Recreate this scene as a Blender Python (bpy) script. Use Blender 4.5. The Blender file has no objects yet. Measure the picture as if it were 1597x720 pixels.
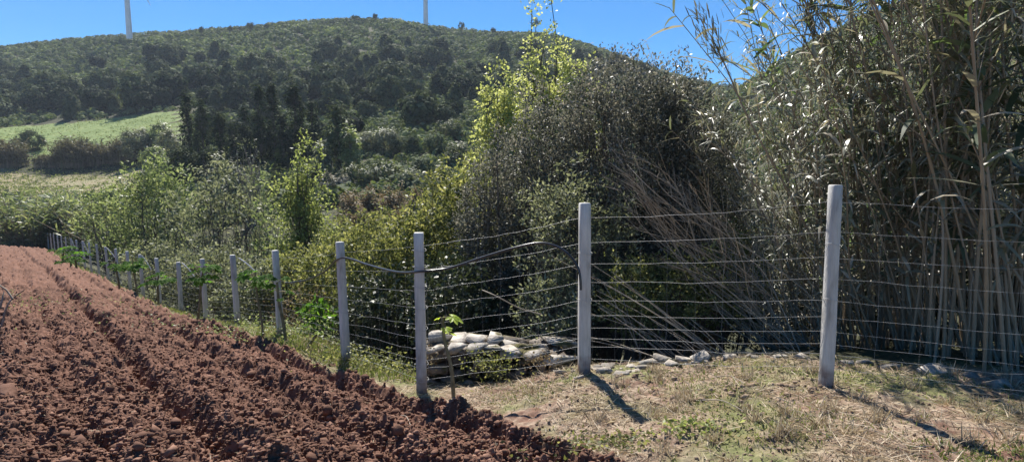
import bpy, math, random
import numpy as np
from mathutils import Vector, Matrix, Euler

rng = np.random.default_rng(7)
random.seed(7)
scene = bpy.context.scene
COL = scene.collection
PI = math.pi

# ------------------------------------------------------------------ camera
W, H, F = 1597.0, 720.0, 900.0
CX, CY = 798.5, 360.0
PITCH = math.radians(6.0)
CAMZ = 1.6
cp, sp = math.cos(PITCH), math.sin(PITCH)

def ray(px, py):
    u = (px - CX) / F; v = (CY - py) / F
    yy = cp + v * sp
    return u / yy, (-sp + v * cp) / yy        # X/Y and (Z-cam)/Y

def P(px, py, Y):
    u, t = ray(px, py)
    return (u * Y, Y, CAMZ + t * Y)

cam = bpy.data.cameras.new('camera')
cam.sensor_width = 36.0; cam.lens = 36.0 * F / W
cam.clip_end = 5000; cam.clip_start = 0.05
camo = bpy.data.objects.new('camera', cam); COL.objects.link(camo)
camo.location = (0, 0, CAMZ); camo.rotation_euler = (PI / 2 - PITCH, 0, 0)
scene.camera = camo

# ------------------------------------------------------------------ noise
def _h(ix, iy, s=0):
    n = (ix.astype(np.int64) * 374761393 + iy.astype(np.int64) * 668265263 + s * 974634777) & 0xffffffff
    n = ((n ^ (n >> 13)) * 1274126177) & 0xffffffff
    n = n ^ (n >> 16)
    return (n & 0xffff) / 65535.0

def vnoise(x, y, s=0):
    ix = np.floor(x); iy = np.floor(y); fx = x - ix; fy = y - iy
    fx = fx * fx * (3 - 2 * fx); fy = fy * fy * (3 - 2 * fy)
    a = _h(ix, iy, s); b = _h(ix + 1, iy, s); c = _h(ix, iy + 1, s); d = _h(ix + 1, iy + 1, s)
    return (a + (b - a) * fx) * (1 - fy) + (c + (d - c) * fx) * fy

def fbm(x, y, o=4, s=0):
    r = 0; a = 0.5; t = 0
    for i in range(o):
        r = r + a * vnoise(x * 2 ** i + 17.3 * i, y * 2 ** i - 9.1 * i, s + i); t += a; a *= 0.55
    return r / t

def clods(x, y, s=0):
    ix = np.floor(x); iy = np.floor(y)
    best = np.full(x.shape, 9.0); hh = np.zeros(x.shape)
    for dx in (-1, 0, 1):
        for dy in (-1, 0, 1):
            cx = ix + dx; cy = iy + dy
            ax = cx + 0.1 + 0.8 * _h(cx, cy, s); ay = cy + 0.1 + 0.8 * _h(cx, cy, s + 5)
            d = (x - ax) ** 2 + (y - ay) ** 2
            hc = _h(cx, cy, s + 9)
            m = d < best
            best = np.where(m, d, best); hh = np.where(m, hc, hh)
    return np.sqrt(np.clip(1 - best / 0.55, 0, 1)) * (0.25 + 0.75 * hh)

# ------------------------------------------------------------------ terrain
# fence posts: (base px, base py, top px, top py)
POSTS = [(1288, 604, 1303, 290), (911, 584, 912, 318), (658, 616, 653, 364), (540, 571, 530, 378),
         (438, 526, 427, 391), (371, 510, 361, 398), (322, 506, 315, 404), (283, 490, 278, 409),
         (250, 479, 243, 403), (224, 466, 217, 397), (204, 458, 197, 392), (186, 448, 179, 388),
         (170, 441, 163, 385), (155, 435, 150, 381), (143, 428, 138, 378), (133, 421, 128, 376),
         (123, 415, 118, 374), (114, 409, 110, 372), (105, 404, 102, 370), (98, 400, 95, 368),
         (92, 397, 89, 367), (86, 394, 83, 365), (81, 391, 78, 364), (76, 389, 74, 363),
         (72, 387, 70, 362), (68, 385, 66, 361), (64, 383, 62, 361), (60, 382, 58, 360)]
YS = [4.03, 4.75, 5.0, 6.56]
PB = []
for i, p in enumerate(POSTS):
    u, t = ray(p[0], p[1])
    Y = YS[i] if i < 4 else 3.96 / (0.89 + u)
    PB.append((p, Y))
ctrl = []
def c_px(px, py, Y):
    u, t = ray(px, py); ctrl.append((u, Y, t))
def c_w(u, Y, z): ctrl.append((u, Y, (z - CAMZ) / Y))
for i, (p, Y) in enumerate(PB):
    if i < 14 or i % 4 == 3: c_px(p[0], p[1], Y)
for u in (-6, -2.5, -1.0, 0, 1.0, 2.5, 6):
    c_w(u, 1.2, 0.0); c_w(u, 0.9, 0.0)
for q in [(0, 720, 3.1), (400, 720, 3.25), (800, 720, 3.3), (1200, 720, 3.0), (1597, 720, 2.8),
          (0, 600, 4.8), (0, 500, 7.8), (0, 440, 13), (0, 400, 27), (0, 385, 42),
          (300, 600, 5.2), (200, 500, 8.6), (100, 420, 22),
          (1450, 586, 4.5), (1597, 628, 4.0), (1100, 582, 4.6), (780, 600, 5.2), (1000, 640, 3.9)]: c_px(*q)
# drop-off beyond the fence, stream valley
for u, zz in ((-0.35, (-0.9, -1.8, -3.8, -5.5, -5.4)), (-0.1, (-0.6, -1.6, -4.0, -5.8, -5.2)), (0.15, (-0.5, -1.5, -3.6, -5.4, -5.0)),
              (0.45, (-0.3, -1.0, -2.6, -4.0, -3.5)), (0.85, (-0.3, -0.8, -1.8, -2.6, -2.0)), (1.5, (0, -0.3, -1.2, -2.0, -1.0))):
    for Y, z in zip((5.9 if u > -0.2 else 8.6, 7.5 if u > -0.2 else 11, 15, 27, 42), zz): c_w(u, Y, z)
c_w(-0.6, 22, -4.6); c_w(-0.62, 36, -6.0); c_w(-0.78, 55, -6.0); c_w(-1.0, 60, -6.2)
for u in (-1.5, -2.5, -6): c_w(u, 5, -0.3); c_w(u, 15, -1.8); c_w(u, 45, -5)
for u in (2.5, 6): c_w(u, 5, 0.2); c_w(u, 15, 0.5); c_w(u, 45, 3)
# far side of the valley
for q in [(0, 320, 85), (0, 298, 105), (0, 263, 150), (0, 240, 165), (0, 196, 215), (0, 150, 280), (0, 122, 345), (0, 92, 400),
          (150, 320, 85), (150, 298, 105), (150, 264, 150), (150, 238, 165), (150, 184, 215), (150, 135, 290), (150, 73, 410),
          (300, 300, 90), (300, 262, 130), (300, 168, 215), (300, 110, 310), (300, 62, 420),
          (450, 290, 90), (450, 262, 115), (450, 170, 210), (450, 100, 320), (450, 46, 430),
          (600, 325, 60), (600, 280, 90), (600, 205, 140), (600, 165, 200), (600, 95, 310), (600, 37, 450),
          (735, 330, 60), (735, 280, 90), (735, 200, 140), (735, 110, 300), (735, 59, 430),
          (860, 300, 80), (860, 200, 150), (860, 110, 300), (860, 60, 420),
          (990, 300, 80), (990, 200, 150), (990, 122, 340), (1060, 172, 320), (930, 84, 400),
          (1160, 280, 80), (1160, 230, 140), (1155, 205, 280), (1250, 200, 90), (1250, 80, 190),
          (1400, 150, 90), (1400, 10, 190), (1600, 100, 90), (1600, -60, 180)]: c_px(*q)
for px, py in ((0, 130), (300, 110), (600, 110), (860, 130), (1060, 190), (1250, 140), (1600, 60)): c_px(px, py, 900)
for u in (-1.8, -3): c_w(u, 100, -3); c_w(u, 400, 80); c_w(u, 900, 60)
for u in (1.8, 3): c_w(u, 100, 22); c_w(u, 200, 70); c_w(u, 900, 60)
ctrl = np.array(ctrl)
cpts = np.stack([ctrl[:, 0] * 1.6, np.log(ctrl[:, 1])], 1)
cval = ctrl[:, 2]
def _tps(d2): return 0.5 * d2 * np.log(d2 + 1e-12)
n = len(cpts)
D2 = ((cpts[:, None] - cpts[None]) ** 2).sum(-1)
A = np.zeros((n + 3, n + 3)); A[:n, :n] = _tps(D2) + np.eye(n) * 1e-4
A[:n, n] = 1; A[n, :n] = 1; A[:n, n + 1:] = cpts; A[n + 1:, :n] = cpts.T
wts = np.linalg.solve(A, np.concatenate([cval, np.zeros(3)]))

def terr(X, Y):
    X = np.atleast_1d(np.asarray(X, float)); Y = np.atleast_1d(np.asarray(Y, float))
    shp = X.shape; X = X.ravel(); Y = np.maximum(Y.ravel(), 1.2)
    a = X / Y * 1.6; b = np.log(Y); out = np.empty(len(a))
    for i in range(0, len(a), 200000):
        s = slice(i, i + 200000); r = wts[n] + wts[n + 1] * a[s] + wts[n + 2] * b[s]
        for k in range(n):
            r = r + wts[k] * _tps((a[s] - cpts[k, 0]) ** 2 + (b[s] - cpts[k, 1]) ** 2)
        out[s] = r
    z = CAMZ + out * Y
    z = 185 - np.logaddexp(0, (185 - z) / 6) * 0 - np.maximum(185 - z, 0)
    z = np.maximum(z, -25)
    return z.reshape(shp)
def tz(x, y): return float(terr([x], [y])[0])

def soilmask(X, Y):
    s = X + 0.89 * Y
    edge = 3.42 + 0.35 * (fbm(X * 1.3, Y * 1.3, 3, 3) - 0.5) + 0.12 * (fbm(X * 6, Y * 6, 2, 31) - 0.5)
    return np.clip((edge - s) / 0.10 + 0.5, 0, 1) * np.clip((47 + 3 * fbm(X * .3, Y * .3, 2, 8) - Y) / 1.0, 0, 1)

# ------------------------------------------------------------------ mesh helpers
def mk(name, V, Fq, mat=None, parent=None, smooth=False, attrs=None):
    """V (n,3), Fq (m,k) int array or list of such arrays"""
    V = np.asarray(V, np.float32)
    fl = Fq if isinstance(Fq, list) else [Fq]
    fl = [np.asarray(f, np.int32) for f in fl if len(f)]
    me = bpy.data.meshes.new(name)
    me.vertices.add(len(V)); me.vertices.foreach_set('co', V.ravel())
    tot = sum(f.size for f in fl); npoly = sum(len(f) for f in fl)
    me.loops.add(tot); me.loops.foreach_set('vertex_index', np.concatenate([f.ravel() for f in fl]))
    sizes = np.concatenate([np.full(len(f), f.shape[1], np.int32) for f in fl])
    starts = np.concatenate([[0], np.cumsum(sizes)[:-1]]).astype(np.int32)
    me.polygons.add(npoly); me.polygons.foreach_set('loop_start', starts); me.polygons.foreach_set('loop_total', sizes)
    if smooth: me.polygons.foreach_set('use_smooth', np.ones(npoly, bool))
    if attrs:
        for k, a in attrs.items():
            at = me.attributes.new(k, 'FLOAT', 'POINT'); at.data.foreach_set('value', np.asarray(a, np.float32).ravel())
    me.update(calc_edges=True)
    if mat: me.materials.append(mat)
    o = bpy.data.objects.new(name, me); COL.objects.link(o)
    if parent: o.parent = parent
    return o

def empty(name, loc=(0, 0, 0), rz=0):
    o = bpy.data.objects.new(name, None); COL.objects.link(o)
    o.location = loc; o.rotation_euler = (0, 0, rz); o.empty_display_size = 0.2
    return o

def tag(o, label=None, cat=None, group=None, kind=None):
    if label: o['label'] = label
    if cat: o['category'] = cat
    if group: o['group'] = group
    if kind: o['kind'] = kind
    return o

def copy_tree(o, parent=None, loc=None, rot=None, scale=None, label=None):
    c = o.copy(); COL.objects.link(c); c.parent = parent
    if loc is not None: c.location = loc
    if rot is not None: c.rotation_euler = rot
    if scale is not None: c.scale = scale
    if label: c['label'] = label
    for ch in list(o.children): copy_tree(ch, c)
    return c

def norm(v): return v / (np.linalg.norm(v, axis=-1, keepdims=True) + 1e-9)
def rdir(k):
    return norm(rng.normal(size=(k, 3)))

def tubes(paths, rad, sides=5):
    """paths (N,K,3), rad (N,K) -> V, quads"""
    paths = np.asarray(paths, float); rad = np.asarray(rad, float)
    N, K, _ = paths.shape
    T = np.gradient(paths, axis=1); T = norm(T)
    ref = np.where(np.abs(T[:, :1, 2:3]) > 0.9, np.array([1.0, 0, 0]), np.array([0, 0, 1.0]))
    A_ = norm(np.cross(T, np.broadcast_to(ref, T.shape))); B_ = np.cross(T, A_)
    ang = np.arange(sides) / sides * 2 * PI
    V = paths[:, :, None] + rad[:, :, None, None] * (np.cos(ang)[:, None] * A_[:, :, None] + np.sin(ang)[:, None] * B_[:, :, None])
    idx = np.arange(N * K * sides).reshape(N, K, sides)
    a = idx[:, :-1]; b = idx[:, 1:]
    q = np.stack([a, np.roll(a, -1, 2), np.roll(b, -1, 2), b], -1).reshape(-1, 4)
    return V.reshape(-1, 3), q

def leaves(C, D, L, Wd, fold=0.25, up=0.35, out=None):
    """one folded rhombic leaf per centre; C (n,3) base, D dir, L length, Wd width"""
    k = len(C); D = norm(D)
    N = norm(rdir(k) + np.array([0, 0, up])) if out is None else norm(rdir(k) * .75 + out)
    S = norm(np.cross(D, N)); N = np.cross(S, D)
    L = np.broadcast_to(L, k)[:, None]; Wd = np.broadcast_to(Wd, k)[:, None]
    tip = C + D * L; mid = C + D * L * 0.45
    l = mid + S * Wd * 0.5 + N * Wd * fold; r = mid - S * Wd * 0.5 + N * Wd * fold
    V = np.stack([C, r, tip, l], 1).reshape(-1, 3)
    return V, np.arange(4 * k).reshape(-1, 4)

def merge(parts):
    V = []; Fq = []; o = 0
    for v, f in parts:
        V.append(v); Fq.append(f + o); o += len(v)
    return np.concatenate(V), (Fq if len({f.shape[1] for f in Fq}) > 1 else np.concatenate(Fq))

_ico = {}
def ico(sub):
    if sub not in _ico:
        import bmesh
        bm = bmesh.new(); bmesh.ops.create_icosphere(bm, subdivisions=sub, radius=1)
        v = np.array([x.co[:] for x in bm.verts]); f = np.array([[q.index for q in p.verts] for p in bm.faces]); bm.free()
        _ico[sub] = (v, f)
    return _ico[sub]

# ------------------------------------------------------------------ materials
def newmat(name):
    m = bpy.data.materials.new(name); m.use_nodes = True
    nt = m.node_tree; nt.nodes.clear()
    out = nt.nodes.new('ShaderNodeOutputMaterial')
    return m, nt, out

def ramp(nt, cols, inp=None):
    r = nt.nodes.new('ShaderNodeValToRGB')
    e = r.color_ramp.elements
    while len(e) < len(cols): e.new(0.5)
    for i, (p, c) in enumerate(cols):
        e[i].position = p; e[i].color = (*c, 1)
    if inp is not None: nt.links.new(inp, r.inputs[0])
    return r

def leafmat(name, cols, rough=0.5, trans=0.35, tcol=(1.3, 1.35, 0.8), spec=0.5, far=False):
    m, nt, out = newmat(name); L = nt.links
    g = nt.nodes.new('ShaderNodeNewGeometry')
    oi = nt.nodes.new('ShaderNodeObjectInfo')
    mx = nt.nodes.new('ShaderNodeMath'); mx.operation = 'MULTIPLY_ADD'
    L.new(oi.outputs['Random'], mx.inputs[0]); mx.inputs[1].default_value = 0.25 if far else 0.0
    ad = nt.nodes.new('ShaderNodeMath'); ad.operation = 'MULTIPLY'; ad.inputs[1].default_value = 0.75 if far else 1.0
    L.new(g.outputs['Random Per Island'], ad.inputs[0]); L.new(ad.outputs[0], mx.inputs[2])
    r = ramp(nt, cols, mx.outputs[0])
    p = nt.nodes.new('ShaderNodeBsdfPrincipled')
    L.new(r.outputs[0], p.inputs['Base Color']); p.inputs['Roughness'].default_value = rough
    p.inputs['Specular IOR Level'].default_value = spec
    t = nt.nodes.new('ShaderNodeBsdfTranslucent')
    mu = nt.nodes.new('ShaderNodeMix'); mu.data_type = 'RGBA'; mu.blend_type = 'MULTIPLY'; mu.inputs['Factor'].default_value = 1
    L.new(r.outputs[0], mu.inputs['A']); mu.inputs['B'].default_value = (*tcol, 1)
    L.new(mu.outputs['Result'], t.inputs['Color'])
    ms = nt.nodes.new('ShaderNodeMixShader'); ms.inputs[0].default_value = trans
    L.new(p.outputs[0], ms.inputs[1]); L.new(t.outputs[0], ms.inputs[2]); L.new(ms.outputs[0], out.inputs[0])
    return m

def surfmat(name, cols, scale=8, rough=0.85, bump=0.3, detail=6, spec=0.3, stretch=None, bscale=None, bdist=0.02):
    m, nt, out = newmat(name); L = nt.links
    tc = nt.nodes.new('ShaderNodeTexCoord'); mp = nt.nodes.new('ShaderNodeMapping')
    L.new(tc.outputs['Object'], mp.inputs[0])
    if stretch: mp.inputs['Scale'].default_value = stretch
    nz = nt.nodes.new('ShaderNodeTexNoise'); nz.inputs['Scale'].default_value = scale; nz.inputs['Detail'].default_value = detail
    L.new(mp.outputs[0], nz.inputs['Vector'])
    r = ramp(nt, cols, nz.outputs[0])
    p = nt.nodes.new('ShaderNodeBsdfPrincipled'); p.inputs['Roughness'].default_value = rough
    p.inputs['Specular IOR Level'].default_value = spec
    L.new(r.outputs[0], p.inputs['Base Color'])
    if bump:
        n2 = nt.nodes.new('ShaderNodeTexNoise'); n2.inputs['Scale'].default_value = bscale or scale * 4; n2.inputs['Detail'].default_value = 5
        L.new(mp.outputs[0], n2.inputs['Vector'])
        b = nt.nodes.new('ShaderNodeBump'); b.inputs['Strength'].default_value = bump; b.inputs['Distance'].default_value = bdist
        L.new(n2.outputs[0], b.inputs['Height']); L.new(b.outputs[0], p.inputs['Normal'])
    L.new(p.outputs[0], out.inputs[0])
    return m

def stonemat(name, cols, k=1.0):
    m = surfmat(name, cols, 7, .92, .9, 12, .15, bscale=30, bdist=.02)
    nt = m.node_tree; L = nt.links; p = [x for x in nt.nodes if x.type == 'BSDF_PRINCIPLED'][0]; rp = [x for x in nt.nodes if x.type == 'VALTORGB'][0]
    g = nt.nodes.new('ShaderNodeNewGeometry'); oi = nt.nodes.new('ShaderNodeObjectInfo')
    a = nt.nodes.new('ShaderNodeMath'); a.operation = 'ADD'; L.new(g.outputs['Random Per Island'], a.inputs[0]); L.new(oi.outputs['Random'], a.inputs[1])
    mr = nt.nodes.new('ShaderNodeMapRange'); mr.inputs['From Max'].default_value = 2; mr.inputs['To Min'].default_value = .45; mr.inputs['To Max'].default_value = 1.25; L.new(a.outputs[0], mr.inputs['Value'])
    mu = nt.nodes.new('ShaderNodeMix'); mu.data_type = 'RGBA'; mu.blend_type = 'MULTIPLY'; mu.inputs['Factor'].default_value = 1
    L.new(rp.outputs[0], mu.inputs['A']); L.new(mr.outputs[0], mu.inputs['B'])
    tc = [x for x in nt.nodes if x.type == 'TEX_COORD'][0]
    n = nt.nodes.new('ShaderNodeTexNoise'); n.inputs['Scale'].default_value = 5; n.inputs['Detail'].default_value = 8; L.new(tc.outputs['Object'], n.inputs['Vector'])
    mm = ramp(nt, [(.52, (0, 0, 0)), (.62, (1, 1, 1))], n.outputs[0]); mx = nt.nodes.new('ShaderNodeMix'); mx.data_type = 'RGBA'
    L.new(mm.outputs[0], mx.inputs['Factor']); L.new(mu.outputs['Result'], mx.inputs['A']); mx.inputs['B'].default_value = (.10, .09, .04, 1)
    L.new(mx.outputs['Result'], p.inputs['Base Color'])
    return m

def postmat():
    m = surfmat('concrete', [(0.25, (0.28, 0.265, 0.245)), (0.42, (0.47, 0.455, 0.43)), (0.75, (0.62, 0.605, 0.575))], 11, .92, .9, 12, .15, stretch=(1, 1, .3), bscale=110, bdist=.004)
    nt = m.node_tree; L = nt.links; p = [x for x in nt.nodes if x.type == 'BSDF_PRINCIPLED'][0]; rp = [x for x in nt.nodes if x.type == 'VALTORGB'][0]
    tc = [x for x in nt.nodes if x.type == 'TEX_COORD'][0]
    sx = nt.nodes.new('ShaderNodeSeparateXYZ'); L.new(tc.outputs['Generated'], sx.inputs[0])
    n = nt.nodes.new('ShaderNodeTexNoise'); n.inputs['Scale'].default_value = 9; n.inputs['Detail'].default_value = 8; L.new(tc.outputs['Object'], n.inputs['Vector'])
    a = nt.nodes.new('ShaderNodeMath'); a.operation = 'MULTIPLY_ADD'; a.inputs[1].default_value = -.22; L.new(n.outputs[0], a.inputs[0]); L.new(sx.outputs['Z'], a.inputs[2])
    f = ramp(nt, [(.12, (.85, .85, .85)), (.22, (0, 0, 0))], a.outputs[0])
    mx = nt.nodes.new('ShaderNodeMix'); mx.data_type = 'RGBA'; L.new(f.outputs[0], mx.inputs['Factor']); L.new(rp.outputs[0], mx.inputs['A']); mx.inputs['B'].default_value = (.17, .10, .075, 1)
    L.new(mx.outputs['Result'], p.inputs['Base Color'])
    # fine vertical grain and pores
    w_ = nt.nodes.new('ShaderNodeTexNoise'); w_.inputs['Scale'].default_value = 120; w_.inputs['Detail'].default_value = 3
    mp = nt.nodes.new('ShaderNodeMapping'); mp.inputs['Scale'].default_value = (1, 1, .06); L.new(tc.outputs['Object'], mp.inputs[0]); L.new(mp.outputs[0], w_.inputs['Vector'])
    gr = ramp(nt, [(.35, (.62, .62, .62)), (.6, (1.06, 1.06, 1.06))], w_.outputs[0]); m2 = nt.nodes.new('ShaderNodeMix'); m2.data_type = 'RGBA'; m2.blend_type = 'MULTIPLY'; m2.inputs['Factor'].default_value = .3
    L.new(mx.outputs['Result'], m2.inputs['A']); L.new(gr.outputs[0], m2.inputs['B']); L.new(m2.outputs['Result'], p.inputs['Base Color'])
    return m

def ground_material():
    m, nt, out = newmat('ground'); L = nt.links; N = nt.nodes
    tc = N.new('ShaderNodeTexCoord')
    def noise(s, d=6, rg=0.6):
        x = N.new('ShaderNodeTexNoise'); x.inputs['Scale'].default_value = s; x.inputs['Detail'].default_value = d
        x.inputs['Roughness'].default_value = rg; L.new(tc.outputs['Object'], x.inputs['Vector']); return x.outputs[0]
    def mix(f, a, b):
        x = N.new('ShaderNodeMix'); x.data_type = 'RGBA'; L.new(f, x.inputs['Factor'])
        L.new(a, x.inputs['A']); L.new(b, x.inputs['B']); return x.outputs['Result']
    def attr(nm):
        x = N.new('ShaderNodeAttribute'); x.attribute_name = nm; return x.outputs['Fac']
    soil_a = ramp(nt, [(0.3, (0.09, 0.047, 0.033)), (0.5, (0.145, 0.077, 0.052)), (0.72, (0.31, 0.18, 0.128))], noise(9, 8, 0.7)).outputs[0]
    soil_b = ramp(nt, [(0.35, (0.10, 0.050, 0.036)), (0.65, (0.20, 0.10, 0.07))], noise(1.2, 4)).outputs[0]
    h = N.new('ShaderNodeMix'); h.data_type = 'RGBA'; h.inputs['Factor'].default_value = 0.4
    L.new(soil_a, h.inputs['A']); L.new(soil_b, h.inputs['B']); soil = h.outputs['Result']
    litter = ramp(nt, [(0.3, (0.09, 0.055, 0.038)), (0.45, (0.21, 0.145, 0.105)), (0.58, (0.36, 0.285, 0.21)), (0.72, (0.22, 0.185, 0.11))], noise(14, 10, 0.75)).outputs[0]
    rm = ramp(nt, [(0.50, (0, 0, 0)), (0.62, (.8, .8, .8))], noise(1.9, 7, .7)).outputs[0]
    litter = mix(rm, litter, soil_b)
    green = ramp(nt, [(0.3, (0.10, 0.11, 0.045)), (0.6, (0.19, 0.19, 0.085)), (0.8, (0.31, 0.28, 0.16))], noise(20, 8, 0.7)).outputs[0]
    gmask = ramp(nt, [(0.47, (0, 0, 0)), (0.60, (1, 1, 1))], noise(1.1, 5)).outputs[0]
    ga = N.new('ShaderNodeMath'); ga.operation = 'ADD'; ga.use_clamp = True; L.new(gmask, ga.inputs[0]); L.new(attr('verge'), ga.inputs[1])
    bank = mix(ga.outputs[0], litter, green)
    under = ramp(nt, [(0.3, (0.03, 0.032, 0.017)), (0.7, (0.075, 0.075, 0.04))], noise(1, 8)).outputs[0]  # dark undergrowth floor colour, also used as painted reed shade at right
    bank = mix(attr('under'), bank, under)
    near = mix(attr('soil'), bank, soil)
    field = ramp(nt, [(0.3, (0.10, 0.14, 0.045)), (0.5, (0.17, 0.225, 0.075)), (0.68, (0.28, 0.31, 0.13))], noise(0.35, 12, 0.8)).outputs[0]
    near = mix(attr('field'), near, field)
    stub = ramp(nt, [(0.35, (0.27, 0.19, 0.13)), (0.6, (0.19, 0.20, 0.10))], noise(0.4, 12, 0.8)).outputs[0]
    near = mix(attr('stubble'), near, stub)
    p = N.new('ShaderNodeBsdfPrincipled'); p.inputs['Roughness'].default_value = 0.95; p.inputs['Specular IOR Level'].default_value = 0.15
    L.new(near, p.inputs['Base Color'])
    b = N.new('ShaderNodeBump'); b.inputs['Strength'].default_value = 0.6; b.inputs['Distance'].default_value = 0.012
    L.new(noise(60, 6, 0.7), b.inputs['Height']); L.new(b.outputs[0], p.inputs['Normal'])
    L.new(p.outputs[0], out.inputs[0])
    return m

M = {}
M['ground'] = ground_material()
M['clod'] = surfmat('clod_soil', [(0.3, (0.09, 0.047, 0.033)), (0.5, (0.145, 0.077, 0.052)), (0.72, (0.31, 0.18, 0.128))], 5, 0.95, 0.6, 8, 0.15, bscale=40, bdist=0.01)
M['concrete'] = surfmat('concrete', [(0.25, (0.22, 0.21, 0.21)), (0.5, (0.42, 0.41, 0.42)), (0.75, (0.52, 0.51, 0.51))], 14, 0.9, 0.5, 10, 0.2, stretch=(1, 1, 0.35), bscale=90, bdist=0.004)
M['stain'] = surfmat('concrete_base', [(0.3, (0.16, 0.13, 0.12)), (0.6, (0.38, 0.34, 0.32))], 12, 0.95, 0.5, 8)
M['crumb'] = surfmat('bank_earth', [(0.3, (0.15, 0.10, 0.07)), (0.7, (0.33, 0.25, 0.18))], 9, 0.95, 0.5, 6, 0.15)
M['rubble'] = surfmat('weathered_shaded_stone', [(0.3, (0.09, 0.075, 0.06)), (0.5, (0.19, 0.165, 0.14)), (0.75, (0.34, 0.31, 0.27))], 6, 0.95, 0.8, 10, 0.15, bscale=25)
M['wire'] = surfmat('galvanised_wire', [(0.3, (0.25, 0.25, 0.26)), (0.7, (0.42, 0.42, 0.42))], 30, 0.5, 0, 2, 0.8)
M['stone'] = surfmat('limestone', [(0.3, (0.17, 0.14, 0.115)), (0.5, (0.38, 0.335, 0.285)), (0.7, (0.56, 0.51, 0.45))], 7, 0.9, 0.7, 10, 0.2, bscale=25, bdist=0.02)
M['hose'] = surfmat('black_plastic', [(0.4, (0.015, 0.015, 0.017)), (0.6, (0.03, 0.03, 0.035))], 20, 0.3, 0, 2, 0.6)
M['cord'] = surfmat('white_cord', [(0.4, (0.55, 0.55, 0.55)), (0.6, (0.75, 0.75, 0.73))], 20, 0.5, 0, 2, 0.5)
M['bark'] = surfmat('grey_bark', [(0.3, (0.07, 0.055, 0.045)), (0.6, (0.17, 0.145, 0.12)), (0.8, (0.26, 0.23, 0.2))], 12, 0.9, 0.5, 6, 0.2, stretch=(1, 1, 0.3))
M['twig'] = surfmat('dry_twig', [(0.3, (0.16, 0.12, 0.09)), (0.7, (0.36, 0.30, 0.24))], 10, 0.9, 0.3, 4, 0.2)
M['sapstem'] = surfmat('sapling_stem', [(0.3, (0.10, 0.09, 0.05)), (0.7, (0.24, 0.21, 0.12))], 14, 0.8, 0.4, 4, 0.3)
M['tower'] = surfmat('white_steel', [(0.4, (0.72, 0.73, 0.75)), (0.6, (0.8, 0.8, 0.82))], 0.3, 0.4, 0, 2, 0.4)
M['cane'] = leafmat('reed_cane', [(0, (0.10, 0.07, 0.045)), (0.35, (0.19, 0.14, 0.095)), (0.7, (0.31, 0.24, 0.165)), (0.9, (0.15, 0.14, 0.065)), (1, (0.10, 0.115, 0.05))], 0.5, 0.0, far=False)
M['drycane'] = leafmat('dry_cane', [(0, (0.12, 0.09, 0.065)), (0.5, (0.25, 0.20, 0.15)), (1, (0.42, 0.35, 0.26))], 0.6, 0.0)
M['reedleaf'] = leafmat('reed_leaf', [(0, (0.11, 0.13, 0.075)), (0.35, (0.20, 0.215, 0.135)), (0.6, (0.30, 0.285, 0.21)), (0.8, (0.38, 0.34, 0.27)), (1, (0.48, 0.42, 0.33))], 0.40, 0.32, (1.05, 1.08, 0.8), 0.6)
M['reedgreen'] = leafmat('reed_leaf_green', [(0, (0.06, 0.085, 0.055)), (0.6, (0.13, 0.16, 0.11)), (1, (0.26, 0.27, 0.17))], 0.35, 0.35, (1.2, 1.5, 0.6), 0.7)
M['straw'] = leafmat('straw', [(0, (0.28, 0.20, 0.13)), (0.5, (0.45, 0.36, 0.24)), (1, (0.6, 0.52, 0.4))], 0.7, 0.25, (1, 1, 0.9), 0.2)
M['grass'] = leafmat('grass_blade', [(0, (0.10, 0.125, 0.045)), (0.5, (0.18, 0.205, 0.08)), (1, (0.34, 0.32, 0.17))], 0.6, 0.35, (1.1, 1.2, 0.6), 0.4)
M['concrete'] = postmat()
M['stone'] = stonemat('pale_limestone', [(0.3, (0.20, 0.17, 0.14)), (0.5, (0.42, 0.38, 0.33)), (0.7, (0.62, 0.57, 0.51))])
M['rubble'] = stonemat('weathered_shaded_rubble', [(0.3, (0.09, 0.07, 0.055)), (0.5, (0.20, 0.17, 0.14)), (0.75, (0.36, 0.32, 0.28))])  # weathering and dirt plus the wall front's shade, painted into the colour
# crowns
M['shadeleaf'] = leafmat('shade_dark_leaf', [(0, (0.03, 0.035, 0.02)), (0.6, (0.05, 0.062, 0.032)), (1, (0.10, 0.115, 0.06))], 0.5, 0.2, (1.1, 1.2, 0.7), 0.4)  # shade behind fence and reeds painted into the leaf colour
M['dark'] = leafmat('evergreen_leaf', [(0, (0.065, 0.072, 0.055)), (0.5, (0.145, 0.15, 0.12)), (0.85, (0.24, 0.235, 0.195)), (1, (0.34, 0.30, 0.25))], 0.5, 0.4, (1.1, 1.08, 0.95), 0.4)
M['silver'] = leafmat('grey_leaf', [(0, (0.10, 0.115, 0.07)), (0.6, (0.19, 0.205, 0.13)), (1, (0.34, 0.35, 0.25))], 0.55, 0.42, (1.2, 1.2, 0.85), 0.3)
M['yellow'] = leafmat('spring_leaf', [(0, (0.25, 0.30, 0.10)), (0.6, (0.40, 0.44, 0.19)), (1, (0.56, 0.58, 0.32))], 0.5, 0.55, (1.25, 1.2, 0.8), 0.4)
M['bright'] = leafmat('bright_leaf', [(0, (0.15, 0.19, 0.06)), (0.6, (0.25, 0.30, 0.12)), (1, (0.38, 0.42, 0.22))], 0.5, 0.55, (1.25, 1.2, 0.75), 0.4)
M['bramble'] = leafmat('bramble_leaf', [(0, (0.09, 0.11, 0.04)), (0.5, (0.16, 0.18, 0.07)), (1, (0.38, 0.38, 0.18))], 0.5, 0.5, (1.25, 1.2, 0.75), 0.3)
M['pale'] = leafmat('willow_leaf', [(0, (0.13, 0.17, 0.07)), (0.5, (0.20, 0.25, 0.11)), (1, (0.33, 0.36, 0.19))], 0.5, 0.5, (1.2, 1.2, 0.85), 0.4)
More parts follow.
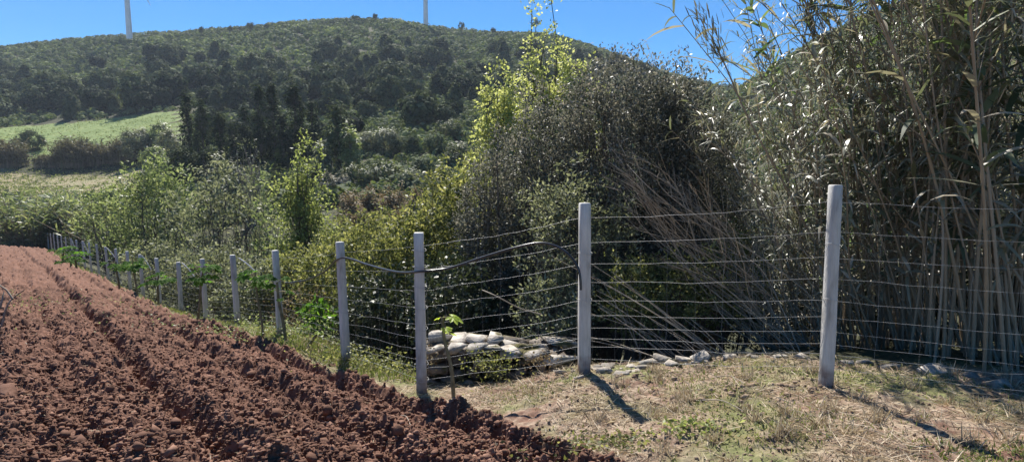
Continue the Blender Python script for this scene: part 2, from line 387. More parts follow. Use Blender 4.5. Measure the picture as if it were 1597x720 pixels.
M['brown'] = leafmat('dead_fern', [(0, (0.16, 0.11, 0.065)), (0.5, (0.25, 0.18, 0.11)), (1, (0.30, 0.26, 0.15))], 0.7, 0.3, (1, 1, 0.8), 0.2)
M['cypress'] = leafmat('conifer_leaf', [(0, (0.022, 0.032, 0.018)), (0.6, (0.04, 0.055, 0.028)), (1, (0.075, 0.095, 0.045))], 0.85, 0.15, (1.2, 1.4, 0.6), 0.08, far=True)
M['pine'] = leafmat('pine_needle', [(0, (0.045, 0.062, 0.036)), (0.6, (0.09, 0.115, 0.062)), (1, (0.17, 0.195, 0.105))], 0.85, 0.2, (1.2, 1.2, 0.85), 0.08, far=True)
M['scrub'] = leafmat('hill_scrub', [(0, (0.05, 0.06, 0.03)), (0.35, (0.085, 0.10, 0.05)), (0.7, (0.12, 0.14, 0.065)), (0.9, (0.18, 0.20, 0.085)), (1, (0.25, 0.26, 0.12))], 0.6, 0.25, (1.2, 1.2, 0.85), 0.3)
M['sapleaf'] = leafmat('papaya_leaf', [(0, (0.04, 0.09, 0.02)), (0.6, (0.09, 0.17, 0.04)), (1, (0.20, 0.29, 0.07))], 0.75, 0.55, (1.2, 1.4, 0.5), 0.1)
M['sapyellow'] = leafmat('papaya_leaf_yellow', [(0, (0.25, 0.36, 0.05)), (0.6, (0.38, 0.48, 0.08)), (1, (0.6, 0.5, 0.1))], 0.5, 0.5, (1.2, 1.2, 0.4), 0.4)

# ------------------------------------------------------------------ ground sheets
def grid_obj(name, us, ys, disp, back=False):
    U, Yg = np.meshgrid(us, ys)
    X = U * np.maximum(Yg, 1.2)
    Z = terr(X, Yg)
    soil = soilmask(X, Yg)
    s = X + 0.89 * Yg
    if disp:
        fade = np.clip((70 - Yg) / 15, 0, 1)
        r = fbm(X * 2.2, Yg * 2.2, 3, 50)
        wx = X + 0.11 * (fbm(X * 11, Yg * 11, 3, 60) - .5); wy = Yg + 0.11 * (fbm(X * 11, Yg * 11, 3, 61) - .5)
        c1 = clods(wx / 0.15, wy / 0.12, 1); c2 = clods(wx / 0.065 + 5, wy / 0.06, 2); c3 = clods(wx / 0.028, wy / 0.028 + 3, 3)
        e = (0.038 * c1 * (0.2 + 1.4 * r) + 0.036 * c2 * (0.3 + 1.3 * r) + 0.022 * c3 + 0.09 * (fbm(X * 1.4, Yg * 1.4, 3, 51) - 0.5) + 0.19 * (fbm(X * 10, Yg * 10, 5, 52) - 0.5) + 0.02 * (fbm(X * 50, Yg * 50, 2, 53) - .5))
        sj = s + 0.20 * (fbm(X * 2.5, Yg * 2.5, 4, 70) - .5)
        fur = 0
        for c, d, w_ in ((1.24, 0.13, 0.10), (-0.35, 0.10, 0.13), (2.35, 0.10, 0.11), (3.2, 0.13, 0.10), (-2.1, 0.12, 0.14), (-4.0, .10, .16), (-6.0, .11, .16), (0.5, 0.05, 0.09), (-8.5, .10, .17), (-1.2, .06, .1), (-3.0, .06, .1)):
            fur = fur - d * np.exp(-((sj - c) / w_) ** 2) + 0.45 * d * np.exp(-((sj - c - 2.2 * w_) / w_) ** 2)
        g = 0.09 * (fbm(X * 2, Yg * 2, 4, 80) - 0.5) + 0.04 * (fbm(X * 9, Yg * 9, 4, 82) - .5) + 0.012 * clods(wx / 0.09, wy / 0.09, 12) + 0.018 * fbm(X * 16, Yg * 16, 3, 81)
        e = e * (1 + .7 * np.clip((Yg - 8) / 20, 0, 1)) + .10 * (fbm(X * 2.5 + 40, Yg * 2.5, 4, 54) - .5) * np.clip((Yg - 6) / 10, 0, 1)
        Z = Z + fade * (soil * (e + fur - 0.03) + (1 - soil) * g)
    else:
        Z = Z + 1.2 * (fbm(X / 14, Yg / 14, 4, 90) - 0.5) * np.clip((Yg - 70) / 60, 0, 1)
    uu = X / np.maximum(Yg, 1.2)
    wob = 8 * (fbm(X / 12, Yg / 12, 3, 33) - .5)
    field = ((Yg + wob > 160) & (Yg + wob < 211) & (uu < -0.565 + .02 * np.sin(Yg))).astype(float)
    stub = ((Yg + wob * .4 > 92) & (Yg + wob * .4 < 145) & (uu < -0.64)).astype(float)
    streak = ((np.abs(((X + .55 * Yg) / 5.5) % 1 - .5) < .13 + .08 * fbm(X / 3, Yg / 3, 2, 5)) & (fbm(X / 9, Yg / 14, 2, 12) > .42)).astype(float)  # diagonal streaks that thin out the stubble colour
    stub = stub * (1 - .9 * streak)
    verge = np.exp(-((s - 3.75) / 0.28) ** 2) * np.clip((Yg - 6.5) / 3, 0, 1) * 1.2
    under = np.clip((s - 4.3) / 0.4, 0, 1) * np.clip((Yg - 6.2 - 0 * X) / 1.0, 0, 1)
    under = np.maximum(under, np.clip((Yg - 5.3 + .75 * np.clip(X - 2.2, 0, 1) - 0.25 * np.sin(X * 2)) / 0.4, 0, 1) * (X > -0.9)) * (1 - field) * (1 - stub)  # on the right the mask also paints the reeds' shade on the ground
    ny, nu = U.shape
    idx = np.arange(ny * nu).reshape(ny, nu)
    q = np.stack([idx[:-1, :-1], idx[:-1, 1:], idx[1:, 1:], idx[1:, :-1]], -1).reshape(-1, 4)
    V = np.stack([X, Yg, Z], -1).reshape(-1, 3)
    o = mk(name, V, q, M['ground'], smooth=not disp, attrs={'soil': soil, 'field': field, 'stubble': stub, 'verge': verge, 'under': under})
    return tag(o, kind='structure')

uu_ = np.concatenate([np.linspace(-6, -1.06, 40), np.linspace(-1.05, 1.05, 1050), np.linspace(1.06, 6, 40)])
yy_ = np.concatenate([np.linspace(-25, 1.0, 20), np.exp(np.linspace(math.log(1.2), math.log(2.6), 60))[:-1],
                      np.exp(np.linspace(math.log(2.6), math.log(12), 620))[:-1], np.exp(np.linspace(math.log(12), math.log(75), 260))])
ground = grid_obj('ground', uu_, yy_, True)
uf = np.concatenate([np.linspace(-2.6, -1.3, 30), np.linspace(-1.25, 1.25, 320), np.linspace(1.3, 2.6, 30)])
hill = grid_obj('hillside', uf, np.exp(np.linspace(math.log(75), math.log(720), 300)), False)

# sub-surface height used for scattering on the tilled soil
# loose clods -------------------------------------------------------
def scatter_blobs(name, cnt, sizes, region, mat, label, sub=1, flat=0.95, kind='stuff'):
    v0, f0 = ico(sub)
    X, Y, Z = region(cnt)
    cnt = len(X)
    S = sizes(cnt)
    B = v0[None] * (1 + 0.42 * rng.normal(size=(cnt, len(v0), 1)).clip(-1.3, 1.3) * (0.7 if sub == 1 else 0.4))
    B = np.clip(B, -.75 * rng.uniform(.8, 1.3, (cnt, 1, 3)), .75 * rng.uniform(.8, 1.3, (cnt, 1, 3))) * 1.2
    B = B * (1 + .35 * np.sign((B * rdir(cnt)[:, None]).sum(-1, keepdims=True)) * rng.random((cnt, 1, 1)))
    sc = np.stack([S * rng.uniform(.7, 1.3, cnt), S * rng.uniform(.7, 1.3, cnt), S * rng.uniform(flat * .6, flat * 1.2, cnt)], -1)
    B = B * sc[:, None]
    a = rng.uniform(0, 2 * PI, cnt); b = rng.normal(0, 0.35, cnt)
    ca, sa, cb, sb = np.cos(a), np.sin(a), np.cos(b), np.sin(b)
    x, y, z = B[..., 0], B[..., 1], B[..., 2]
    y, z = y * cb[:, None] - z * sb[:, None], y * sb[:, None] + z * cb[:, None]
    x, y = x * ca[:, None] - y * sa[:, None], x * sa[:, None] + y * ca[:, None]
    V = np.stack([x + X[:, None], y + Y[:, None], z + (Z + S * 0.25)[:, None]], -1).reshape(-1, 3)
    Fq = (f0[None] + (np.arange(cnt) * len(v0))[:, None, None]).reshape(-1, 3)
    o = mk(name, V, Fq, mat)
    return tag(o, label, None, None, kind)

from mathutils.bvhtree import BVHTree
# surface sampler from the ground grid (nearest grid vertex in u / log Y)
_gz = np.empty(len(ground.data.vertices) * 3, np.float32); ground.data.vertices.foreach_get('co', _gz)
_gz = _gz.reshape(len(yy_), len(uu_), 3)[:, :, 2]
def gz(X, Y):
    X = np.atleast_1d(np.asarray(X, float)); Y = np.atleast_1d(np.asarray(Y, float))
    j = np.clip(np.searchsorted(yy_, Y), 0, len(yy_) - 1)
    i = np.clip(np.searchsorted(uu_, X / np.maximum(Y, 1.2)), 0, len(uu_) - 1)
    return _gz[j, i]

def reg_soil(y0, y1, p=1.0):
    def f(c):
        Y = np.exp(rng.uniform(math.log(y0), math.log(y1), c * 2)); U = rng.uniform(-1.0, 0.75, c * 2)
        X = U * Y; m = soilmask(X, Y) > 0.3
        X = X[m][:c]; Y = Y[m][:c]
        return X, Y, gz(X, Y)
    return f
c1 = scatter_blobs('soil_clods', 34000, lambda k: 0.0045 + 0.013 * rng.random(k) ** 2, reg_soil(2.6, 9), M['clod'],
                   'loose crumbs of reddish brown tilled soil strewn over the ploughed strip')
c2 = scatter_blobs('large_soil_clods', 3200, lambda k: 0.012 + 0.030 * rng.random(k) ** 4, reg_soil(2.6, 34), M['clod'],
                   'bigger reddish brown clods turned up by the plough', sub=1)
def reg_bank(c):
    Y = np.exp(rng.uniform(math.log(2.4), math.log(6), c * 3)); U = rng.uniform(-0.3, 1.05, c * 3); X = U * Y
    m = (soilmask(X, Y) < 0.6) & (X + 0.89 * Y < 6.5) & (vnoise(X * 1.7, Y * 1.7, 4) > 0.35)
    X = X[m][:c]; Y = Y[m][:c]; return X, Y, gz(X, Y)
def reg_patch(c):
    cs = [P(1200, 618, 4.05), P(1290, 625, 3.95), P(1110, 640, 4.0), P(880, 600, 4.7), P(1000, 600, 4.5)]
    w_ = rng.integers(0, 5, c); X = np.array([q[0] for q in cs])[w_] + rng.normal(0, .2, c); Y = np.array([q[1] for q in cs])[w_] + rng.normal(0, .09, c)
    return X, Y, gz(X, Y)
scatter_blobs('bank_clods', 300, lambda k: 0.004 + 0.022 * rng.random(k) ** 2.5, reg_patch, M['crumb'], 'patches of brown clods kicked up on the bank between the nearest posts')
scatter_blobs('bank_crumbs', 3500, lambda k: 0.003 + 0.010 * rng.random(k) ** 3, reg_bank, M['crumb'],
              'small crumbs of earth scattered over the dry bank by the fence')

# straw and grass on the near bank ------------------------------------
def blades(name, X, Y, Z, L, Wd, lean, mat, label, droop=0.3):
    k = len(X)
    a = rng.uniform(0, 2 * PI, k); ln = lean(k)
    D = np.stack([np.cos(a) * np.sin(ln), np.sin(a) * np.sin(ln), np.cos(ln)], -1)
    C = np.stack([X, Y, Z], -1)
    S = norm(np.cross(D, rdir(k)))
    Wd = Wd[:, None]; L = L[:, None]
    m = C + D * L * 0.5; t = C + D * L - np.array([0, 0, 1]) * L * droop * np.sin(ln)[:, None]
    V = np.stack([C - S * Wd, C + S * Wd, m + S * Wd * .8, t, m - S * Wd * .8], 1).reshape(-1, 3)
    o = mk(name, V, np.arange(5 * k).reshape(-1, 5), mat)
    return tag(o, label, None, None, 'stuff')
def bank_pts(c, fn, u0=-0.75, u1=1.05, y0=2.4, y1=7, smax=7.5):
    Y = np.exp(rng.uniform(math.log(y0), math.log(y1), c)); U = rng.uniform(u0, u1, c); X = U * Y
    s = X + .89 * Y
    m = (soilmask(X, Y) < 0.5) & (s < smax) & (rng.random(c) < fn(X, Y))
    X = X[m]; Y = Y[m]; return X, Y, gz(X, Y)
X, Y, Z = bank_pts(60000, lambda x, y: np.clip((fbm(x * 2, y * 2, 3, 5) - .35) * 3, 0.05, 1))
k = len(X)
blades('dry_straw', X, Y, Z + 0.006, 0.03 + 0.16 * rng.random(k) ** 2.5, 0.0012 + 0.002 * rng.random(k), lambda k: rng.uniform(1.25, 1.62, k), M['straw'],
       'pale dry straw and stalks lying over the bank in front of the fence', 0)
X, Y, Z = bank_pts(70000, lambda x, y: np.clip((fbm(x * 1.1, y * 1.1, 3, 15) - .50) * 5, 0.04, 0.7))
k = len(X)
blades('short_grass', X, Y, Z, 0.018 + 0.04 * rng.random(k) ** 2, 0.002 + 0.003 * rng.random(k), lambda k: np.abs(rng.normal(0.6, .4, k)), M['grass'],
       'short patchy green grass growing on the dry bank at the lower right')
tc_ = 46; TY = np.exp(rng.uniform(math.log(2.8), math.log(4.9), tc_)); TX = rng.uniform(-.05, .95, tc_) * TY
X = np.repeat(TX, 55) + rng.normal(0, .035, tc_ * 55); Y = np.repeat(TY, 55) + rng.normal(0, .03, tc_ * 55); m = soilmask(X, Y) < .3; X = X[m]; Y = Y[m]; k = len(X)
blades('grass_tussocks', X, Y, gz(X, Y), 0.04 + 0.10 * rng.random(k), 0.0015 + 0.002 * rng.random(k), lambda k: np.abs(rng.normal(.55, .35, k)), M['straw'], 'small tussocks of dry bent grass on the bank', 0.4)
# verge grass along the fence to the far end
def verge_pts(c, y0, y1, s0, s1):
    Y = np.exp(rng.uniform(math.log(y0), math.log(y1), c)); s = rng.uniform(s0, s1, c); X = s - .89 * Y
    m = (soilmask(X, Y) < 0.5) & (rng.random(c) < np.clip((fbm(X * 1.5, Y * 1.5, 2, 19) - .2) * 2, 0.1, 1)); X = X[m]; Y = Y[m]; return X, Y, gz(X, Y)
Y = np.exp(rng.uniform(math.log(2.6), math.log(30), 5200)); X = rng.uniform(-1, .6, 5200) * Y
m = soilmask(X, Y) > .5; X = X[m]; Y = Y[m]; k = len(X)
blades('soil_straw', X, Y, gz(X, Y) + .012, 0.015 + 0.09 * rng.random(k) ** 3, 0.0012 + 0.0018 * rng.random(k), lambda k: rng.uniform(1.2, 1.7, k), M['straw'], 'bits of pale straw and root on the tilled soil', 0)
X, Y, Z = verge_pts(16000, 5.6, 40, 3.45, 4.7); k = len(X)
blades('verge_straw', X, Y, Z + .01, 0.04 + 0.12 * rng.random(k) ** 2, 0.002 + 0.003 * rng.random(k), lambda k: rng.uniform(.5, 1.5, k), M['straw'], 'dry straw mixed into the grass at the foot of the fence', 0.2)
X, Y, Z = verge_pts(30000, 5.6, 46, 3.5, 4.9)
k = len(X)
blades('verge_grass', X, Y, Z, (0.04 + 0.10 * rng.random(k) ** 2), 0.004 + 0.005 * rng.random(k) + 0.0004 * Y, lambda k: np.abs(rng.normal(0.4, .35, k)), M['grass'],
       'light green grass and weeds growing along the foot of the fence')
# broad leaved weeds behind the fence between posts
def weeds(name, cx, cy, w, d, cnt, hgt, mat, label, ls=0.03):
    X = rng.normal(cx, w, cnt); Y = rng.normal(cy, d, cnt); Z = gz(X, Y) + hgt * rng.random(cnt) * np.clip(vnoise(X * 3, Y * 3, 2) * 1.6, .2, 1.3)
    D = rdir(cnt); D[:, 2] = np.abs(D[:, 2]) * .6
    v, f = leaves(np.stack([X, Y, Z], -1), D, ls * rng.uniform(.6, 1.5, cnt), ls * .7, 0.15, 0.8)
    return tag(mk(name, v, f, mat), label, None, None, 'stuff')
q = P(600, 560, 6.6)
weeds('weeds', q[0], q[1], 0.40, 0.32, 1700, 0.26, M['bramble'], 'bright green weeds behind the wire between the third and fourth posts', 0.035)
q = P(480, 530, 8.4)
weeds('weeds', q[0], q[1], 0.9, 0.5, 2000, 0.28, M['pale'], 'pale green weeds and grass behind the wire near the leaning yellow sapling', 0.035)
q = P(60, 470, 9.6)
weeds('weeds', q[0], q[1], 0.9, 1.6, 700, 0.03, M['pale'], 'sparse pale green weeds on the tilled soil near the left edge', 0.035)
q = P(1080, 690, 3.45)
weeds('weeds', q[0], q[1], 0.12, 0.06, 160, 0.03, M['bright'], 'small tuft of green weeds on the bank at the bottom of the photo', 0.03)
q = P(940, 700, 3.35)
weeds('weeds', q[0], q[1], 0.22, 0.07, 350, 0.03, M['bramble'], 'dull green weed patch at the edge of the tilled soil', 0.03)

# ------------------------------------------------------------------ plants
def skeleton(w, d, h, nst, nbr, base_r, spread=0.35, lobe=None):
    """returns tube parts and tips array"""
    parts = []; K = 6
    t = np.linspace(0, 1, K)
    ends = []
    a = rng.uniform(0, 2 * PI, nst); r = np.sqrt(rng.random(nst)) * 0.75
    E = np.stack([np.cos(a) * r * w / 2, np.sin(a) * r * d / 2, h * rng.uniform(.55, .95, nst)], -1)
    B = np.stack([rng.normal(0, spread * w * .18, nst), rng.normal(0, spread * d * .18, nst), np.full(nst, -0.2)], -1)
    bend = rng.normal(0, 0.08, (nst, 1, 3)) * h
    paths = B[:, None] + (E - B)[:, None] * np.stack([t ** 1.5, t ** 1.5, t], -1)[None] + bend * np.sin(t * PI)[None, :, None]
    rad = base_r * rng.uniform(.6, 1.1, (nst, 1)) * (1 - 0.8 * t)[None]
    parts.append(tubes(paths, rad, 5))
    # secondary
    k = nst * nbr
    src = rng.integers(0, nst, k); ti = rng.uniform(.3, .98, k)
    i0 = np.clip((ti * (K - 1)).astype(int), 0, K - 2); fr = ti * (K - 1) - i0
    S = paths[src, i0] * (1 - fr)[:, None] + paths[src, i0 + 1] * fr[:, None]
    return parts, paths, S, src

def crown_pts(k, w, d, h, z0=0.15, shell=0.55, lump=0.3, shape='round'):
    D = rdir(k)
    if shape == 'cone':
        zz = rng.random(k) ** 1.25; rr = (1 - zz) ** 0.5 * (0.75 + 0.4 * vnoise(zz * 9, D[:, 0] * 2 + 5, 3)) * np.sqrt(rng.random(k) * .7 + .3)
        a = rng.uniform(0, 2 * PI, k)
        return np.stack([np.cos(a) * rr * w / 2, np.sin(a) * rr * d / 2, h * (z0 + (1 - z0) * zz)], -1)
    r = (shell + (1 - shell) * rng.random(k)) if shape != 'full' else rng.random(k) ** 0.4
    lu = 1 + lump * (fbm(D[:, 0] * 2.2 + D[:, 2] * 1.7 + rng.random() * 9, D[:, 1] * 2.2 - D[:, 2] + 7, 3, rng.integers(99)) - 0.5) * 2
    r = r * lu
    hz = h * (1 - z0) / 2
    zz = D[:, 2] * r
    if shape == 'dome': zz = np.abs(zz) * 2 - 1
    return np.stack([D[:, 0] * r * w / 2, D[:, 1] * r * d / 2, h * z0 + hz * (1 + zz)], -1)

def plant(name, loc, w, d, h, leafm, nclump, nleaf, lsize, clump, label, cat='bush', nst=6, base_r=0.03, shape='round', z0=0.15, shell=0.5,
          lump=0.3, lw=0.45, group=None, trunk=False, upb=0.35, partnames=('stems', 'foliage'), barkm=None, spiky=0.0, rz=0, far=False):
    root = empty(name, loc, rz); tag(root, label, cat, group)
    tips = crown_pts(nclump, w, d, h, z0, shell, lump, shape)
    K = 6; t = np.linspace(0, 1, K); parts = []
    if trunk:
        tr = np.stack([0.06 * w * np.sin(t * 4) * t, 0.05 * w * np.cos(t * 3) * t, -0.3 + (h * 0.9 + .3) * t], -1)[None]
        parts.append(tubes(tr, (base_r * (1 - 0.85 * t))[None], 7))
        main = tr
        src = np.zeros(nclump, int)
    else:
        a = rng.uniform(0, 2 * PI, nst); r = np.sqrt(rng.random(nst)) * 0.8
        E = np.stack([np.cos(a) * r * w / 2, np.sin(a) * r * d / 2, h * rng.uniform(.5, .92, nst)], -1)
        B = E * np.array([.28, .28, 0]) + np.array([0, 0, -0.2])
        main = B[:, None] + (E - B)[:, None] * np.stack([t ** 1.4, t ** 1.4, t], -1)[None] + (rng.normal(0, 0.05, (nst, 1, 3)) * h) * np.sin(t * PI)[None, :, None]
        parts.append(tubes(main, base_r * rng.uniform(.6, 1.1, (nst, 1)) * (1 - 0.75 * t)[None], 5))
        dd = ((E[None, :, :2] - tips[:, None, :2]) ** 2).sum(-1) + rng.random((nclump, nst)) * (w * .25) ** 2
        src = dd.argmin(1)
    # branches to each clump
    hz = np.clip((tips[:, 2] / h) - rng.uniform(.12, .4, nclump), 0.05, .95)
    i0 = np.clip((hz * (K - 1)).astype(int), 0, K - 2); fr = hz * (K - 1) - i0
    S = main[src, i0] * (1 - fr)[:, None] + main[src, i0 + 1] * fr[:, None]
    tt = np.linspace(0, 1, 4)
    br = S[:, None] + (tips - S)[:, None] * tt[None, :, None] + (rng.normal(0, .05, (nclump, 1, 3)) * h * .4) * np.sin(tt * PI)[None, :, None]
    parts.append(tubes(br, (base_r * 0.28) * rng.uniform(.5, 1, (nclump, 1)) * (1 - 0.7 * tt)[None], 3))
    V, Fq = merge(parts)
    mk(partnames[0], V, Fq, barkm or M['bark'], root, smooth=True)
    # leaves along twiglets of every clump
    axis = norm(rdir(nclump) + norm(tips - np.array([0, 0, h * .45])) * 0.9 + np.array([0, 0, spiky]))
    C = np.repeat(tips, nleaf, 0); ax = np.repeat(axis, nleaf, 0)
    tloc = rng.uniform(-0.9, 0.9, nclump * nleaf)[:, None]
    sub = np.repeat(rdir(nclump * max(1, nleaf // 8)).reshape(nclump, -1, 3), 8, 1)[:, :nleaf]
    if sub.shape[1] < nleaf: sub = np.concatenate([sub, rdir(nclump * (nleaf - sub.shape[1])).reshape(nclump, -1, 3)], 1)
    sub = sub.reshape(-1, 3)
    C = C + ax * tloc * clump * .9 + sub * clump * rng.uniform(0, .8, (nclump * nleaf, 1)) + rng.normal(0, clump * .12, (nclump * nleaf, 3))
    D = norm(ax * .6 + sub * .5 + rdir(nclump * nleaf) * 0.9)
    ls = lsize * rng.uniform(.55, 1.35, nclump * nleaf)
    out = None
    if loc[1] > 40 or far:
        cc = np.array([0, 0, h * (z0 + .35 * (1 - z0))])
        out = norm(C - np.repeat(tips, nleaf, 0)) * .8 + norm(C - cc) * .9 + np.array([0, 0, .25])
        D = norm(np.cross(out, rdir(len(out))))
    V, Fq = leaves(C, D, ls, ls * lw, 0.2, upb, out)
    mk(partnames[1], V, Fq, leafm, root)
    return root

def at(px, topy, Y, sink=0.0):
    """base point on the terrain under column px at depth Y, and height so the top reaches topy"""
    x, y, z = P(px, topy, Y); g = tz(x, Y) - sink
    return (x, Y, g), z - g
def bush(name, px, wpx, topy, Y, leafm, label, dens=1.0, lsize=0.05, clump=0.22, nleaf=40, depth=0.8, **kw):
    loc, h = at(px, topy, Y); w = wpx * Y / F; d = w * depth
    area = (w * h + w * d) * 2.2
    ncl = int(max(14, 1.9 * dens * area / (clump * clump * 3.2)))
    global NL; NL += ncl * nleaf
    return plant(name, loc, w, d, h, leafm, ncl, nleaf, lsize * 1.2, clump, label, **kw)

NL = 0
# big dark evergreen mass behind the fence
DK = dict(lsize=0.042, clump=0.19, nleaf=62, nst=9, base_r=0.035, shell=0.55, lump=0.3, z0=0.22, upb=0.2)
bush('evergreen_bush', 860, 200, 140, 8.6, M['dark'], 'tall dark evergreen bush right of the yellow-green tree, behind the second post', group='dark evergreen bushes', **DK, spiky=1.4)
bush('evergreen_bush', 965, 240, 70, 8.2, M['dark'], 'tallest dark evergreen bush, in the middle of the thicket behind the fence', group='dark evergreen bushes', **DK, spiky=1.4)
bush('evergreen_bush', 1060, 175, 85, 8.0, M['dark'], 'dark evergreen bush beside the reeds, its top against the blue sky', group='dark evergreen bushes', **DK, spiky=1.4)
bush('evergreen_bush', 1115, 140, 155, 8.8, M['dark'], 'dark olive bush half hidden behind the leaning canes', **DK)
bush('evergreen_bush', 775, 130, 215, 8.2, M['dark'], 'dark bush at the left end of the thicket under the yellow-green tree', **DK)
SV = dict(lsize=0.042, clump=0.16, nleaf=44, nst=7, base_r=0.02, shell=0.45, lump=0.35, z0=0.25, upb=0.3)
bush('grey_leaved_bush', 900, 190, 245, 7.0, M['silver'], 'grey-green glinting bush right behind the second fence post', dens=.55, **SV)
bush('grey_leaved_bush', 860, 130, 430, 6.4, M['silver'], 'low twiggy grey-green bush behind the stone wall end', dens=.6, **SV)
bush('green_bush', 1050, 190, 392, 6.4, M['bramble'], 'low green leafy bush behind the wire between the two nearest posts', dens=.8, **SV)
bush('green_bush', 1150, 110, 360, 7.0, M['bramble'], 'small leafy green bush under the leaning canes', dens=.7, **SV)
bush('green_bush', 980, 90, 410, 6.2, M['bramble'], 'small leafy green bush just right of the second post', dens=.7, **SV)
BR = dict(lsize=0.055, clump=0.20, nleaf=34, nst=8, base_r=0.018, shell=0.55, lump=0.35, z0=0.3, upb=0.5, lw=.6)
bush('bramble_bush', 715, 150, 238, 9.2, M['bramble'], 'yellow-green climbing bramble at the left side of the dark thicket', **BR)
bush('bramble_bush', 650, 150, 312, 9.4, M['bramble'], 'mound of yellow-green bramble behind the third post', **BR)
bush('bramble_bush', 580, 160, 338, 10.0, M['bramble'], 'leafy bramble mound between the third and fourth posts', **BR)
bush('bramble_bush', 700, 160, 400, 7.2, M['shadeleaf'], 'dark shaded bramble hanging behind the short yellow-green sapling', **BR)  # leaf colour darkened to stand in for shade behind the wire
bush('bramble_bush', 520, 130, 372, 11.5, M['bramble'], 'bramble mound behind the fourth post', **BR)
bush('bramble_bush', 600, 150, 425, 8.4, M['shadeleaf'], 'dark shaded bramble low behind the wire between the third and fourth posts', **BR)  # low shade put into its leaf colour
bush('bramble_bush', 500, 70, 468, 8.6, M['sapleaf'], 'dark green broad-leaved shrub beside the leaning yellow sapling', dens=.6, lsize=.09, clump=.15, nleaf=14, nst=4, base_r=.015, z0=.1)
bush('bramble_bush', 455, 130, 392, 14.5, M['bramble'], 'bramble mound below the bright green tree', **BR)
bush('bramble_bush', 330, 180, 385, 19, M['silver'], 'grey-green bramble mound behind the sixth and seventh posts', **{**BR, 'clump': .3, 'lsize': .08})
bush('bramble_bush', 400, 130, 410, 14, M['silver'], 'greyish bramble behind the fifth post', **{**BR, 'clump': .25, 'lsize': .07})
bush('dry_bush', 470, 110, 440, 10.2, M['brown'], 'bare tangle of dry twigs behind the fifth post', dens=.5, lsize=.05, clump=.2, nleaf=12, nst=16, base_r=.012, barkm=M['twig'], z0=.1)

BK = dict(lsize=0.09, clump=0.32, dens=1.4, nleaf=34, nst=7, base_r=0.03, shell=0.5, lump=0.25, z0=0.05, upb=0.2)  # backing bushes added for near-black gaps, deep shade put into their leaf colour
bush('shade_fill_bush', 700, 260, 330, 11.5, M['shadeleaf'], 'added bush with shade-dark leaf colour behind the brambles, left of the second post', **BK)
bush('shade_fill_bush', 880, 260, 300, 11, M['shadeleaf'], 'added bush with shade-dark leaf colour behind the second post', **BK)
bush('shade_fill_bush', 1050, 260, 290, 11, M['shadeleaf'], 'added bush with shade-dark leaf colour behind the fallen canes', **BK)
bush('shade_fill_bush', 1220, 260, 330, 10.5, M['shadeleaf'], 'added bush with shade-dark leaf colour behind the nearest post', **BK)
bush('shade_fill_bush', 1400, 260, 330, 10.8, M['shadeleaf'], 'added bush with shade-dark leaf colour behind the reeds, right of the nearest post', **BK)
bush('shade_fill_bush', 1430, 260, 190, 11.5, M['shadeleaf'], 'added tall bush with shade-dark leaf colour behind the middle of the reed thicket', **BK)
bush('shade_fill_bush', 1590, 260, 120, 11.5, M['shadeleaf'], 'added tall bush with shade-dark leaf colour behind the reeds in the upper right corner', **BK)
bush('shade_fill_bush', 1570, 260, 330, 10.5, M['shadeleaf'], 'added bush with shade-dark leaf colour behind the reeds at the right edge', **BK)
# trees ----------------------------------------------------------------
bush('spring_tree', 850, 130, 36, 15, M['yellow'], 'tall yellow-green tree rising behind the dark evergreen thicket', cat='tree', dens=.62, lsize=.075, clump=.30, nleaf=48, trunk=True, base_r=.13, z0=.35, shape='round', lump=.6, spiky=1, shell=.3, partnames=('trunk', 'crown'), lw=.6)
bush('spring_tree', 780, 105, 95, 14.2, M['yellow'], 'shorter yellow-green tree at the left of the dark thicket', cat='tree', dens=.7, spiky=1, lsize=.075, clump=.30, nleaf=48, trunk=True, base_r=.09, z0=.4, partnames=('trunk', 'crown'), lw=.6)
bush('spring_tree', 900, 90, 78, 14.6, M['yellow'], 'small yellow-green tree top poking out of the dark thicket', cat='tree', dens=.9, lsize=.075, clump=.30, nleaf=44, trunk=True, base_r=.09, z0=.5, partnames=('trunk', 'crown'), lw=.6)
bush('bright_green_tree', 468, 92, 222, 19, M['bright'], 'bright green young tree standing alone left of the brown fern slope', cat='tree', dens=1.1, lsize=.085, clump=.36, nleaf=50, trunk=True, base_r=.11, z0=.15, shape='round', lump=.6, shell=.35, partnames=('trunk', 'crown'), lw=.6)
bush('grey_green_tree', 355, 150, 250, 23, M['silver'], 'open grey-green tree with bare twigs behind the fence, left of the bright green tree', cat='tree', dens=.6, lsize=.14, clump=.42, nleaf=24, nst=10, base_r=.06, z0=.15, partnames=('trunk', 'crown'))
bush('grey_green_tree', 415, 70, 285, 21, M['pale'], 'small olive-green tree squeezed between the open tree and the bright green tree', cat='tree', dens=.6, lsize=.13, clump=.4, nleaf=26, nst=8, base_r=.05, z0=.15, partnames=('trunk', 'crown'))
bush('pale_tree', 240, 125, 244, 34, M['pale'], 'pale green willow-like tree above the middle of the fence', cat='tree', dens=.8, lsize=.2, clump=.6, nleaf=34, nst=9, base_r=.08, z0=.15, partnames=('trunk', 'crown'), spiky=.5)
bush('pale_tree', 165, 90, 285, 36, M['pale'], 'smaller pale bush-like tree left of the willow-like tree', cat='tree', dens=.6, lsize=.2, clump=.55, nleaf=28, nst=9, base_r=.06, z0=.1, partnames=('trunk', 'crown'), spiky=.5)
bush('pale_tree', 290, 70, 300, 30, M['silver'], 'grey-green tree right of the willow-like tree', cat='tree', dens=.7, lsize=.18, clump=.5, nleaf=28, nst=9, base_r=.06, z0=.1, partnames=('trunk', 'crown'))
bush('bramble_bush', 235, 110, 372, 27, M['silver'], 'low grey bramble below the willow-like tree', dens=1, lsize=.12, clump=.45, nleaf=30)
